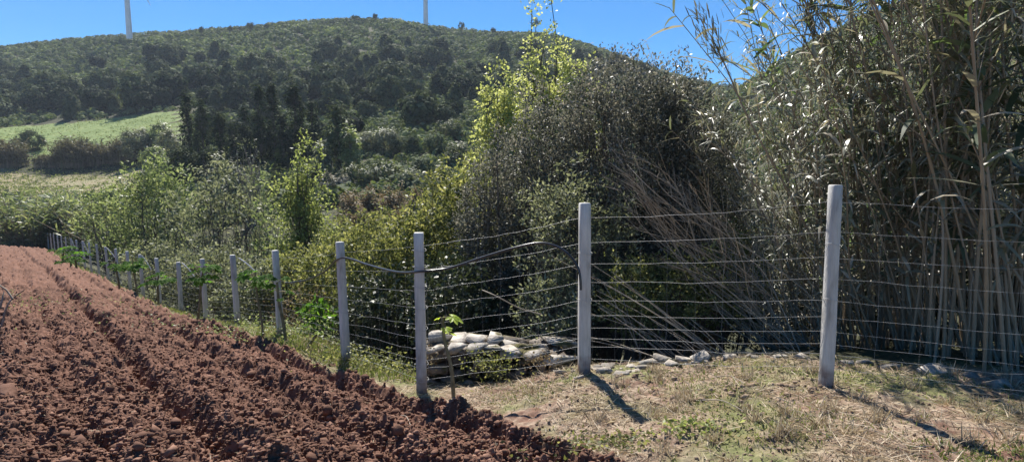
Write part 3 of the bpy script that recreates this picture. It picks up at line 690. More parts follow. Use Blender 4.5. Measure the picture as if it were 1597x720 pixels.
bush('bare_tree', 385, 60, 215, 60, M['silver'], 'bare-twigged grey tree in front of the dark conifers', cat='tree', dens=.35, lsize=.2, clump=.8, nleaf=10, nst=12, base_r=.12, barkm=M['twig'], partnames=('trunk', 'crown'))
bush('bare_tree', 335, 60, 235, 60, M['silver'], 'rounded grey shrub-like tree below the left conifers', cat='tree', dens=.7, lsize=.3, clump=1, nleaf=24, nst=9, base_r=.12, partnames=('trunk', 'crown'))

# conifers / eucalypts across the valley
CON = dict(lsize=.55, clump=1.1, nleaf=30, trunk=True, base_r=.22, z0=.08, partnames=('trunk', 'crown'), cat='tree', lw=.4, spiky=.8, group='dark conifers across the valley')
for px, w_, top, Y, lab in [(290, 34, 148, 118, 'left conifer of the dark pair beside the green field'), (312, 32, 152, 116, 'right conifer of the dark pair beside the green field'),
        (341, 30, 176, 112, 'short dark conifer right of the dark pair'), (362, 28, 186, 110, 'small conifer in the gap between the two conifer groups'),
        (402, 30, 140, 118, 'left tall dark conifer of the middle group'), (424, 34, 136, 120, 'second tall dark conifer of the middle group'),
        (458, 46, 138, 114, 'broadest dark conifer, above the bright green tree'), (438, 30, 180, 106, 'lower conifer just above the bright green tree'),
        (486, 28, 160, 112, 'narrow conifer right of the broadest dark conifer'), (380, 26, 165, 116, 'narrow dark conifer left of the middle group')]:
    bush('conifer', px, w_, top, Y, M['cypress'], lab, dens=.95, shape='cone', **CON)
CON2 = dict(CON); CON2['group'] = 'lighter tall trees across the valley'
bush('tall_tree', 525, 44, 155, 95, M['pine'], 'tall mid-green tree right of the dark conifers', dens=.9, **CON2)
bush('tall_tree', 545, 34, 195, 92, M['pale'], 'shorter light green tree beside the tall mid-green tree', dens=.8, **CON2)
bush('tall_tree', 500, 32, 215, 90, M['silver'], 'low grey-green tree at the foot of the tall mid-green tree', dens=.8, **CON2)
RS = dict(lsize=.4, clump=.9, nleaf=34, nst=6, base_r=.12, z0=.02, shell=.75, lump=.2, group='rounded shrubs on the far slope')
for px, w_, top, Y, mt, lab in [(572, 42, 206, 118, 'silver', 'rounded grey shrub, leftmost below the brown bank'), (603, 44, 203, 116, 'silver', 'rounded grey shrub in the middle below the brown bank'),
        (636, 36, 215, 114, 'pine', 'dark rounded shrub right of the two grey ones'), (678, 34, 210, 112, 'pine', 'dark round shrub left of the bramble slope'),
        (663, 44, 250, 88, 'pine', 'dark green shrub above the brown ferns'), (715, 40, 225, 100, 'scrub', 'greenish shrub against the dark thicket edge'),
        (700, 44, 190, 128, 'scrub', 'shrub on the slope high left of the yellow-green tree'), (690, 34, 262, 70, 'bramble', 'yellowish shrub low on the far slope near the thicket'),
        (555, 50, 262, 80, 'scrub', 'low shrub left end of the scrubby slope'), (600, 60, 258, 84, 'scrub', 'wide low shrub in the middle of the scrubby slope'),
        (640, 40, 268, 78, 'silver', 'grey low shrub right of the scrubby slope'), (520, 40, 272, 75, 'bare', 'dark twiggy shrub below the tall mid-green tree'),
        (47, 36, 204, 170, 'pine', 'lone round bush on the green field'), (250, 40, 190, 150, 'pale', 'pale bush at the right corner of the green field'),
        (215, 50, 200, 148, 'silver', 'wide grey bush at the foot of the green field'), (262, 36, 205, 140, 'silver', 'grey bush left below the dark conifer pair'),
        (285, 50, 232, 100, 'cypress', 'very dark shrub under the dark conifer pair'), (320, 40, 236, 98, 'cypress', 'second very dark shrub under the dark conifer pair'),
        (240, 40, 230, 120, 'pale', 'pale shrub left of the very dark shrubs'), (480, 40, 258, 78, 'cypress', 'very dark shrub behind the bright green tree'),
        (440, 44, 268, 75, 'pine', 'dark shrub left behind the bright green tree'), (365, 44, 262, 75, 'scrub', 'olive shrub behind the open grey-green tree')]:
    bush('round_shrub', px, w_, top, Y, M['dark' if mt == 'bare' else mt], lab, dens=1.0, cat='shrub', depth=1.0, **RS)
FE = dict(lsize=.22, clump=.5, nleaf=26, nst=9, base_r=.02, z0=.0, shell=.3, spiky=1, barkm=M['twig'], group='dead ferns on the far slope')
for i, (px, w_, top, Y) in enumerate([(545, 44, 296, 48), (575, 50, 292, 50), (610, 50, 288, 52), (645, 44, 290, 50), (560, 60, 318, 42), (620, 70, 322, 40)]):
    bush('dead_fern_patch', px, w_, top, Y, M['brown'], 'patch of reddish brown dead fern on the far slope above the brambles', dens=1.1, cat='ferns', **FE)
GB = dict(lsize=.13, clump=.4, nleaf=34, nst=7, base_r=.03, z0=0, shell=.6, lump=.3, cat='bush')
for px, w_, top, Y, mt, lab in [(530, 90, 335, 26, 'bramble', 'bramble slope bush below the dead ferns, left'), (590, 110, 330, 24, 'bramble', 'bramble slope bush below the dead ferns, middle'),
        (650, 100, 322, 22, 'bramble', 'bramble slope bush below the dead ferns, right'), (700, 90, 285, 26, 'bramble', 'yellow-green bush above the bramble slope at the thicket edge'),
        (480, 60, 352, 22, 'silver', 'grey bush at the foot of the bright green tree'), (420, 80, 345, 26, 'silver', 'grey bush behind the fifth and sixth posts'),
        (735, 70, 250, 20, 'bramble', 'tall yellow-green bush touching the dark thicket')]:
    bush('hedge_bush', px, w_, top, Y, M[mt], lab, dens=1.0, **GB)

# ------------------------------------------------------------------ far reeds and hedge across the ploughed strip
def reed_patch(name, loc, w, d, h, cnt, mat, label, group, lw=0.03, lean=0.25):
    X = rng.uniform(-w / 2, w / 2, cnt); Y = rng.uniform(-d / 2, d / 2, cnt)
    hh = h * rng.uniform(.6, 1.05, cnt) * (0.8 + 0.35 * vnoise(X * .6 + loc[0], Y * .6, 7))
    root = empty(name, loc); tag(root, label, 'reeds', group)
    B = np.stack([X, Y, np.full(cnt, -.3)], -1); a = rng.uniform(0, 2 * PI, cnt); le = np.abs(rng.normal(0, lean, cnt)) * hh
    T = B + np.stack([np.cos(a) * le, np.sin(a) * le, hh], -1)
    tt = np.linspace(0, 1, 4)
    pth = B[:, None] + (T - B)[:, None] * np.stack([tt ** 2, tt ** 2, tt], -1)[None]
    v, f = tubes(pth, np.full((cnt, 1), lw * .6) * (1 - .6 * tt)[None], 3)
    mk('canes', v, f, M['cane'], root)
    nl = 14; s = rng.uniform(.25, 1, (cnt, nl)); i0 = np.clip((s * 3).astype(int), 0, 2); fr = (s * 3 - i0)[..., None]
    ii = np.arange(cnt)[:, None]
    C = (pth[ii, i0] * (1 - fr) + pth[ii, i0 + 1] * fr).reshape(-1, 3)
    D = rdir(cnt * nl) * [1, 1, .5] + [0, 0, .35]
    ls = h * .14 * rng.uniform(.6, 1.4, cnt * nl)
    v, f = leaves(C, D, ls, lw * 2.6, .1, .2)
    mk('foliage', v, f, mat, root)
    return root
M['reedfar'] = leafmat('far_reed_leaf', [(0, (0.11, 0.14, 0.08)), (0.5, (0.22, 0.25, 0.15)), (1, (0.40, 0.40, 0.28))], 0.5, 0.35, (1.2, 1.3, .6), .4)
M['reedbrown'] = leafmat('brown_reed_leaf', [(0, (0.08, 0.075, 0.045)), (0.5, (0.14, 0.125, 0.08)), (1, (0.21, 0.19, 0.12))], 0.6, 0.3, (1.1, 1.1, .7), .3)
for i, (px, w_, top, Y, dsc) in enumerate([(10, 50, 312, 52, 'at the left edge of the photo'), (45, 50, 316, 50, 'second from the left edge, beyond the soil'),
        (80, 50, 310, 54, 'just above the far end of the fence'), (115, 46, 304, 52, 'right of the far end of the fence'),
        (150, 46, 312, 46, 'in front of the smaller pale tree'), (25, 60, 300, 60, 'taller, behind the leftmost reeds'), (95, 60, 300, 62, 'taller, behind the fence end'), (190, 46, 330, 42, 'below the willow-like tree')]):
    loc, h = at(px, top, Y)
    reed_patch('reed_clump', loc, w_ * Y / F * 1.1, 3.5, h, 230, M['reedfar'], 'silvery green reed clump beyond the ploughed strip, ' + dsc, 'reeds beyond the ploughed strip', lw=.05)
for i, (px, w_, top, Y, dsc) in enumerate([(12, 34, 216, 152, 'at the left edge of the photo'), (110, 38, 214, 153, 'left end of the long row'), (140, 38, 220, 154, 'in the left half of the long row'),
        (170, 38, 224, 154, 'in the middle of the long row'), (200, 38, 216, 153, 'in the right half of the long row'), (228, 38, 222, 150, 'right end of the long row'),
        (75, 30, 240, 153, 'low, below the lone round bush')]):
    loc, h = at(px, top, Y)
    reed_patch('brown_reed_clump', loc, w_ * Y / F * 1.15, 5, h, 240, M['reedbrown'], 'brownish reeds between the far fields, ' + dsc, 'brown reeds between the fields', lw=.09)

# ------------------------------------------------------------------ hill cover
def hill_pts(cnt, u0, u1, y0, y1):
    Y = np.sqrt(rng.uniform(y0 ** 2, y1 ** 2, cnt)); U = rng.uniform(u0, u1, cnt); X = U * Y
    wob = 8 * (fbm(X / 12, Y / 12, 3, 33) - .5)
    bad = ((Y > 88) & (Y < 156) & (U < -.60)) | ((Y + wob > 156) & (Y + wob < 213) & (U < -.55))
    X = X[~bad]; Y = Y[~bad]; return X, Y
X1, Y1 = hill_pts(20000, -1.05, 1.1, 140, 480); X2, Y2 = hill_pts(6500, -1.0, .9, 62, 200); X = np.concatenate([X1, X2]); Y = np.concatenate([Y1, Y2])
Z = terr(X, Y)
k = len(X)
S = (1.0 + 2.2 * rng.random(k) ** 1.6) * np.clip(Y / 260, .62, 1.15) * (0.7 + .6 * fbm(X / 30, Y / 30, 2, 44))
nl = 56
D = rdir(k * nl); D[:, 2] = np.abs(D[:, 2]) * 1.0 - .12
R = np.repeat(S, nl)[:, None]
C = np.stack([np.repeat(X, nl), np.repeat(Y, nl), np.repeat(Z, nl)], -1) + D * R * rng.uniform(.8, 1.06, (k * nl, 1)) * [1, 1, 1.15]
ls = R[:, 0] * rng.uniform(.3, .58, k * nl)
T = norm(np.cross(D, rdir(k * nl))); Nn = norm(D + .38 * rdir(k * nl)); Sd = norm(np.cross(Nn, T)); T = np.cross(Sd, Nn)
V = np.stack([C - T * ls[:, None] * .5, C - Sd * ls[:, None] * .4, C + T * ls[:, None] * .5, C + Sd * ls[:, None] * .4], 1).reshape(-1, 3)
# each shrub has its own tone
tone = np.repeat(np.clip(rng.random(k) * .55 + .7 * (fbm(X / 40, Y / 40, 3, 66) - .22), 0, 1), nl * 4)
scr = mk('hillside_scrub', V, np.arange(4 * k * nl).reshape(-1, 4), None, attrs={'tone': tone})
m = leafmat('hill_scrub_tone', [(0, (0.05, 0.068, 0.038)), (0.4, (0.105, 0.125, 0.068)), (0.7, (0.175, 0.205, 0.105)), (1, (0.36, 0.39, 0.17))], 0.8, 0.25, (1.2, 1.3, .6), .1)
nt = m.node_tree; at_ = nt.nodes.new('ShaderNodeAttribute'); at_.attribute_name = 'tone'
rp = [x for x in nt.nodes if x.type == 'VALTORGB'][0]
ge = [x for x in nt.nodes if x.type == 'NEW_GEOMETRY'][0]
mm = nt.nodes.new('ShaderNodeMath'); mm.operation = 'MULTIPLY_ADD'; mm.inputs[1].default_value = .25
nt.links.new(ge.outputs['Random Per Island'], mm.inputs[0]); 
m2 = nt.nodes.new('ShaderNodeMath'); m2.operation = 'MULTIPLY'; m2.inputs[1].default_value = .85; nt.links.new(at_.outputs['Fac'], m2.inputs[0])
nt.links.new(m2.outputs[0], mm.inputs[2]); nt.links.new(mm.outputs[0], rp.inputs[0])
scr.data.materials.append(m)
tag(scr, 'low mixed green scrub covering the whole hillside below the wind turbines', None, None, 'stuff')

nt_ = 9000
Y = rng.uniform(93, 212, nt_); U = rng.uniform(-1.0, -.56, nt_); X = U * Y; Z = terr(X, Y); h_ = rng.uniform(.1, .45, nt_)
C = np.stack([X, Y, Z], -1); C = np.repeat(C, 3, 0) + rng.normal(0, .25, (nt_ * 3, 3)) * [1, 1, 0]
v, f = leaves(C, rdir(nt_ * 3) * [.5, .5, .2] + [0, 0, 1], np.repeat(h_, 3), np.repeat(h_, 3) * .6, .1, .3)
tag(mk('field_tufts', v, f, M['grass']), 'rough grass tufts over the far green and brown fields', None, None, 'stuff')
# individual trees of the lower hill: six sources, the rest are copies
HT = dict(lsize=.85, clump=1.5, nleaf=24, base_r=.2, trunk=True, partnames=('trunk', 'crown'), cat='tree', z0=.12, shell=.55, group='dark trees on the hillside')
src = []
for i in range(7):
    cone = i in (1, 4)
    w_ = 6 if cone else 8.5 + (i % 3)
    src.append(plant('hillside_tree', (0, 0, 0), w_, w_, 8 + (i % 3) * 1.2, M['pine' if i % 3 else 'cypress'], 95, 24, 1.15, 1.5, 'dark tree in the wood on the lower hillside', far=True, lw=.6,
                     shape='cone' if cone else 'round', **{k: v for k, v in HT.items() if k not in ('lsize', 'clump', 'nleaf')}))
cand = []
while len(cand) < 275:
    px = rng.uniform(-20, 1040); Y = rng.uniform(205, 345)
    if rng.random() < .25: Y = rng.uniform(125, 205)
    u = (px - CX) / F
    if Y < 216 and u < -.54: continue
    if Y < 205 and u < -.52: continue
    if 128 < Y < 150 and abs(u + .22) < .05: continue
    pr = 1.0 if (px < 560 and 216 < Y < 280) else (.75 if Y < 230 else .3)
    if rng.random() > pr: continue
    cand.append((u * Y, Y))
cand.sort(key=lambda c: c[1])
for i, (x, y) in enumerate(cand):
    s = src[i % 7]; sc = rng.uniform(.65, 1.2) * (.8 if y < 200 else 1)
    loc = (x, y, tz(x, y) - .3); rot = (0, 0, rng.uniform(0, 6.28))
    if i < 7: s.location = loc; s.rotation_euler = rot; s.scale = (sc,) * 3
    else: copy_tree(s, None, loc, rot, (sc * rng.uniform(.85, 1.15), sc, sc * rng.uniform(.85, 1.2)))
# skyline trees
SK = dict(partnames=('trunk', 'crown'), cat='tree', trunk=True, group='trees on the skyline')
for px, topy, basey, Y, wpx, lab in [(555, 24, 44, 445, 14, 'umbrella-topped tree on the skyline left of the second turbine'), (720, 34, 60, 432, 12, 'flat-topped tree on the skyline right of the second turbine'),
        (585, 22, 40, 448, 7, 'tiny tree on the highest part of the skyline'), (835, 28, 50, 420, 14, 'dark skyline tree just left of the yellow-green tree top'),
        (390, 36, 46, 425, 10, 'small dark tree on the skyline above the left half'), (313, 42, 52, 420, 7, 'small skyline tree right of the left turbine'),
        (358, 40, 50, 422, 7, 'tiny skyline tree between the left turbine and the umbrella-topped tree'), (415, 38, 46, 426, 7, 'tiny tree right beside the small dark skyline tree'), (770, 44, 52, 425, 8, 'tiny skyline tree in the dip of the ridge')]:
    x, y, zt = P(px, topy, Y); zb = tz(x, Y); hh = max(3.5, zt - zb)
    plant('skyline_tree', (x, Y, zb), wpx * Y / F, wpx * Y / F, hh, M['pine'], 24, 26, .8, 1.0, lab, z0=.5, base_r=.25, **SK)

# ------------------------------------------------------------------ wind turbines
def turbine(px, py_ref, Y, wtop, wbot, lab, blade_ang, tip=None):
    x, y, z = P(px, py_ref, Y); zb = tz(x, Y) - 4
    root = empty('wind_turbine', (x, Y, zb)); tag(root, lab, 'wind turbine', None)
    Ht = 64.0; L = 40.0; K = 12
    if tip:
        q_ = P(tip[0], tip[1], Y - 5); dx_ = q_[0] - x; dz_ = q_[2] - (zb + Ht + 1.6); blade_ang = math.atan2(dx_, dz_); L = math.hypot(dx_, dz_) - 1
    K = 12; t = np.linspace(0, 1, K); a = np.arange(24) / 24 * 2 * PI
    def lathe(rs, zs):
        V = np.stack([np.outer(rs, np.cos(a)), np.outer(rs, np.sin(a)), np.outer(zs, np.ones(24))], -1).reshape(-1, 3)
        idx = np.arange(len(rs) * 24).reshape(len(rs), 24)
        return V, np.stack([idx[:-1], np.roll(idx[:-1], -1, 1), np.roll(idx[1:], -1, 1), idx[1:]], -1).reshape(-1, 4)
    V, f = lathe(wbot + (wtop - wbot) * t, Ht * t); mk('tower', V, f, M['tower'], root, smooth=True)
    # nacelle: bevelled box along y
    import bmesh
    bm = bmesh.new(); bmesh.ops.create_cube(bm, size=1); bmesh.ops.scale(bm, vec=(3.2, 9.5, 3.4), verts=bm.verts)
    bmesh.ops.bevel(bm, geom=bm.edges[:], offset=.6, segments=3, affect='EDGES'); bmesh.ops.translate(bm, vec=(0, 1, Ht + 1.6), verts=bm.verts)
    me = bpy.data.meshes.new('nacelle'); bm.to_mesh(me); bm.free(); me.materials.append(M['tower'])
    o = bpy.data.objects.new('nacelle', me); COL.objects.link(o); o.parent = root
    zz = np.linspace(0, 1, 8); V, f = lathe(1.6 * np.sqrt(1 - zz ** 2) + .01, 2.4 * zz)
    hub = mk('hub', np.stack([V[:, 0], -V[:, 2] - 3.9, V[:, 1] + Ht + 1.6], -1), f, M['tower'], root, smooth=True)
    for j in range(3):
        ang = blade_ang + j * 2 * PI / 3; s = np.linspace(0, 1, 14)
        ch = np.interp(s, [0, .06, .2, 1], [1.2, 1.3, 2.6, .35]); th = ch * np.interp(s, [0, .2, 1], [.9, .22, .12]); tw = np.interp(s, [0, 1], [.35, .02])
        b = np.arange(12) / 12 * 2 * PI
        cx = np.outer(ch, np.cos(b)) * .5; ty = np.outer(th, np.sin(b)) * .5
        px_ = cx * np.cos(tw)[:, None] - ty * np.sin(tw)[:, None]; py_ = cx * np.sin(tw)[:, None] + ty * np.cos(tw)[:, None]
        r = 1.0 + s * L
        X_ = px_ * math.cos(ang) + r[:, None] * math.sin(ang); Z_ = -px_ * math.sin(ang) + r[:, None] * math.cos(ang)
        V = np.stack([X_, py_ - 5.2, Z_ + Ht + 1.6], -1).reshape(-1, 3)
        idx = np.arange(14 * 12).reshape(14, 12)
        f = np.stack([idx[:-1], np.roll(idx[:-1], -1, 1), np.roll(idx[1:], -1, 1), idx[1:]], -1).reshape(-1, 4)
        mk('blade', V, f, M['tower'], root, smooth=True)
    return root
turbine(202, 58, 425, 1.25, 2.05, 'white wind turbine on the left skyline, a blade tip showing beside its tower', math.radians(153), (235, 9))
turbine(664, 25, 470, 1.3, 2.0, 'white wind turbine tower on the skyline above the middle of the hill', math.radians(100))

# ------------------------------------------------------------------ fence
fence = empty('wire_fence', (0, 0, 0)); tag(fence, 'long wire fence on square concrete posts running along the tilled soil', 'fence')
post_top = []; post_base = []
for i, (p, Y) in enumerate(PB):
    bx, by, bz = P(p[0], p[1], Y); tx, ty, tz_ = P(p[2], p[3], Y)
    if i >= 4:
        tx = bx + np.clip((tx - bx) * .6, -.06, .06)
    hgt = tz_ - bz
    w_ = 0.078 if i > 2 else (0.086 if i else 0.068)
    rz = 0.12 if i < 3 else 0.72
    if i == 0: rz = 0.15
    K = 9; tt = np.linspace(-.28, 1, K)
    cxy = np.array([[-1, -1], [1, -1], [1, 1], [-1, 1]], float)
    # chamfered square section of 8 points
    c_ = 0.92
    sec = np.array([[-c_, -1], [c_, -1], [1, -c_], [1, c_], [c_, 1], [-c_, 1], [-1, c_], [-1, -c_]]) * w_ / 2
    ca, sa = math.cos(rz), math.sin(rz)
    sec = np.stack([sec[:, 0] * ca - sec[:, 1] * sa, sec[:, 0] * sa + sec[:, 1] * ca], -1)
    V = []
    for q_ in tt:
        lean = (tx - bx) * q_; k_ = 1.08 - .12 * max(q_, 0)
        V.append(np.stack([bx + lean + sec[:, 0] * k_ + rng.normal(0, .0012, 8), by + sec[:, 1] * k_ + rng.normal(0, .0012, 8), np.full(8, bz + hgt * q_)], -1))
    V.append(np.stack([bx + (tx - bx) + sec[:, 0] * .86, by + sec[:, 1] * .86, np.full(8, bz + hgt + .008)], -1))
    V = np.array(V); idx = np.arange(len(V) * 8).reshape(-1, 8)
    f = np.stack([idx[:-1], np.roll(idx[:-1], -1, 1), np.roll(idx[1:], -1, 1), idx[1:]], -1).reshape(-1, 4)
    po = mk('post', V.reshape(-1, 3), [f, idx[-1][None]], M['concrete'], fence)
    if i < 4:
        tie = []
        for zf in ((.72, .45) if i != 2 else (.9, .8, .68, .55, .42, .3, .2, .1)):
            a = np.linspace(0, 2 * PI, 10); r = w_ * .74
            pts = np.stack([bx + (tx - bx) * zf + r * np.cos(a), by + r * np.sin(a), bz + hgt * zf + .01 * np.sin(a * 2)], -1)
            tie.append(tubes(pts[None], np.full((1, 10), .0016), 4))
        v, f = merge(tie); mk('wire_tie', v, f, M['wire'], po)
    post_base.append(np.array([bx, by, bz])); post_top.append(np.array([tx, by, tz_]))
# a further post to the right, outside the frame, that carries the last bay
nb = np.array([4.35, 3.25, tz(4.35, 3.25)]); post_base.insert(0, nb); post_top.insert(0, nb + [0.03, 0, 1.42])
hf = np.array([.92, .77, .645, .54, .43, .345, .27, .205, .155, .085])
for i in range(len(post_base) - 1):
    a0, a1, b0, b1 = post_base[i], post_top[i], post_base[i + 1], post_top[i + 1]
    far = i > 9
    rad = .00095 if not far else .0017
    off = np.array([.0, .075, 0])
    K = 14; t = np.linspace(0, 1, K); parts = []
    g = []
    for j, hh in enumerate(hf):
        pa = a0 + (a1 - a0) * hh + off; pb = b0 + (b1 - b0) * hh + off
        sag = (.03 if j == 0 else .012) * rng.uniform(.5, 1.5)
        pth = pa + (pb - pa) * t[:, None]; pth[:, 2] -= sag * 4 * t * (1 - t); pth[:, 2] += rng.normal(0, .003, K); pth[:, 1] += .02 * np.sin(t * 9 + i)
        g.append(pth)
    G = np.array(g)
    parts.append(tubes(G, np.full(G.shape[:2], rad), 4))
    if i < 14:
        nv = 9 if i < 9 else 5
        vv = []
        for s in np.linspace(.04, .96, nv):
            x_ = np.array([[np.interp(s, t, G[j][:, c]) for c in range(3)] for j in range(1, len(hf))])
            x_[:, 0] += rng.normal(0, .005, len(x_)); vv.append(x_)
        vv = np.array(vv); parts.append(tubes(vv, np.full(vv.shape[:2], rad * .5), 4))
    v, f = merge(parts); mk('wire_mesh', v, f, M['wire'], fence)

def smooth_path(pts, n_=60):
    pts = np.array(pts, float); m_ = len(pts); tt = np.linspace(0, m_ - 1, n_); out = []
    for t in tt:
        i = min(int(t), m_ - 2); f = t - i
        p0 = pts[max(i - 1, 0)]; p1 = pts[i]; p2 = pts[i + 1]; p3 = pts[min(i + 2, m_ - 1)]
        out.append(.5 * ((2 * p1) + (-p0 + p2) * f + (2 * p0 - 5 * p1 + 4 * p2 - p3) * f * f + (-p0 + 3 * p1 - 3 * p2 + p3) * f ** 3))
    return np.array(out)
def tube_thing(name, pts, r, mat, label, cat, n_=60, taper=0.0, group=None, parent=None):
    p = smooth_path(pts, n_); v, f = tubes(p[None], (r * (1 - taper * np.linspace(0, 1, n_)))[None], 7)
    o = mk(name, v, f, mat, parent, smooth=True)
    if label: tag(o, label, cat, group)
    return o
hp = [P(*q) for q in [(445, 441, 8.0), (475, 437, 7.6), (505, 424, 7.0), (527, 404, 6.46), (545, 403, 6.3), (575, 413, 5.9), (620, 424, 5.25), (657, 423, 4.86), (700, 418, 4.86), (750, 402, 4.84), (800, 387, 4.8), (840, 379, 4.78), (868, 384, 4.74), (890, 400, 4.68), (903, 422, 4.64), (906, 452, 4.62)]]
tube_thing('hose', hp, .011, M['hose'], 'black plastic hose draped along the wire, curling down at the second post', 'hose', 110)
for j, (a, b, c_, Y, lab) in enumerate([((372, 402), (384, 410), (398, 423), 9.4, 'white cord slanting down from the sixth post to the sapling'), ((284, 410), (293, 418), (304, 432), 12.3, 'white cord slanting down from the eighth post'),
        ((221, 398), (228, 407), (236, 421), 15.6, 'white cord slanting down from the tenth post'), ((166, 386), (172, 392), (180, 402), 20.4, 'white cord slanting down from the thirteenth post'),
        ((130, 377), (133, 384), (138, 395), 25.8, 'white cord slanting down near the far end of the fence'), ((112, 374), (115, 382), (120, 388), 29, 'faint white cord hanging near the distant posts')]):
    tube_thing('cord', [P(*a, Y), P(*b, Y), P(*c_, Y)], .006 + .0003 * Y, M['cord'], lab, 'cord', 14, group=None)
tube_thing('pipe', [P(752, 452, 5.9), P(775, 462, 5.8), P(810, 480, 5.8), P(845, 490, 5.8)], .006, M['drycane'], 'thin pale cane end in the dark gap behind the wire, left of the second post', 'stick', 20)

# ------------------------------------------------------------------ saplings
def lobed_leaf(C, D, N, L):
    """palmate papaya-like leaf: 7 lobes"""
    D = D / np.linalg.norm(D); S = np.cross(D, N); S /= np.linalg.norm(S); N2 = np.cross(S, D)
    V = [C]; Fc = []
    for j, a in enumerate(np.linspace(-2.2, 2.2, 7)):
        ln = L * (1 - .12 * abs(a)) * rng.uniform(.85, 1.1)
        d = math.cos(a) * D + math.sin(a) * S
        s2 = np.cross(d, N2)
        dr = -N2 * .22 * ln
        b = len(V)
        V += [C + d * ln * .5 + s2 * ln * .27 + N2 * .02 * ln, C + d * ln * .78 + s2 * ln * .19 + dr * .4, C + d * ln + dr, C + d * ln * .78 - s2 * ln * .19 + dr * .4, C + d * ln * .5 - s2 * ln * .27 + N2 * .02 * ln]
        Fc.append([0, b, b + 1, b + 2]); Fc.append([0, b + 2, b + 3, b + 4])
    return V, Fc
def sapling(bpx, bpy, tpx, tpy, Y, nleaf, L, r, mat, label, spread=1.0):
    B = np.array(P(bpx, bpy, Y)); B[2] = min(B[2], float(gz(B[0], B[1])[0]) + .02); T = np.array(P(tpx, tpy, Y))
    root = empty('sapling', tuple(B)); tag(root, label, 'sapling')
    Tl = T - B
    p = smooth_path([(0, 0, -.08), Tl * .35 + [.01, .0, 0], Tl * .7 - [.012, 0, 0], Tl], 22)
    v, f = tubes(p[None], (r * (1 - .45 * np.linspace(0, 1, 22)) * (1 + .08 * np.sin(np.arange(22) * 2.1)))[None], 8)
    mk('trunk', v, f, M['sapstem'], root, smooth=True)
    for j in range(nleaf):
        a = j * 2.4 + rng.uniform(-.4, .4); up = rng.uniform(-.1, .7)
        d = np.array([math.cos(a), math.sin(a), up]); d /= np.linalg.norm(d)
        s0 = Tl * (1 - .28 * rng.random()); pl = L * rng.uniform(.7, 1.5) * spread
        e = s0 + d * pl
        pp = smooth_path([s0, s0 + d * pl * .5 + [0, 0, .03 * L], e], 6)
        v, f = tubes(pp[None], np.full((1, 6), .0045 + .0002 * Y), 4)
        V, Fc = lobed_leaf(e, d * [1, 1, .2] - np.array([0, 0, .35]), norm(np.array([d[0] * .4, d[1] * .4 - .2, .9])), L * rng.uniform(.55, 1.0))
        lf = mk('leaf', np.array(V), np.array(Fc), mat, root)
        mk('leaf_stalk', v, f, M['sapstem'], lf)
    return root
sapling(708, 614, 690, 494, 4.68, 4, .105, .019, M['sapyellow'], 'short thin sapling with a few yellow-green leaves in front of the stone wall', .55)
sapling(466, 560, 502, 512, 7.25, 3, .07, .026, M['sapyellow'], 'cut leaning sapling trunk with a yellow tuft left of the fourth post', .4)
sapling(412, 540, 398, 424, 7.9, 19, .14, .02, M['sapleaf'], 'leafy green sapling between the fifth and sixth posts')
sapling(447, 545, 432, 440, 7.8, 4, .12, .028, M['sapleaf'], 'thick-stemmed nearly bare sapling in front of the fifth post')
sapling(306, 510, 318, 416, 10.3, 19, .17, .03, M['sapleaf'], 'bushy dark green sapling in front of the seventh post')
sapling(246, 482, 247, 430, 13.5, 15, .2, .03, M['sapleaf'], 'dark green drooping sapling in front of the ninth post')
sapling(215, 466, 207, 408, 15.4, 14, .21, .03, M['sapleaf'], 'dark green sapling just left of the tenth post')
sapling(187, 460, 181, 408, 16.4, 12, .2, .035, M['sapleaf'], 'dark green sapling with a dark trunk in front of the twelfth post')
sapling(119, 426, 118, 400, 23.5, 9, .3, .05, M['sapleaf'], 'small distant dark green sapling, rightmost of the three near the far posts')
sapling(111, 423, 110, 400, 24.5, 8, .3, .05, M['sapleaf'], 'small distant dark green sapling, middle of the three near the far posts')
sapling(97, 413, 100, 388, 28, 9, .32, .05, M['sapleaf'], 'small distant dark green sapling, leftmost of the three near the far posts')

# bare cut branch at the left edge
root = empty('cut_branch', P(2, 512, 7.0)); tag(root, 'bare forked branch standing in the tilled soil at the left edge', 'branch')
o0 = np.array(P(2, 512, 7.0))
for j, pts in enumerate([[(2, 512), (10, 480), (20, 465), (38, 452)], [(20, 466), (10, 452), (0, 445), (-20, 430)], [(0, 480), (4, 465), (6, 455)]]):
    pp = [np.array(P(a, b, 7.0 + .05 * jj)) - o0 for jj, (a, b) in enumerate(pts)]
    p = smooth_path(pp, 16); v, f = tubes(p[None], (.014 * (1 - .55 * np.linspace(0, 1, 16)))[None], 6)
    mk('branch' if j == 0 else 'twig', v, f, M['twig'], root, smooth=True)

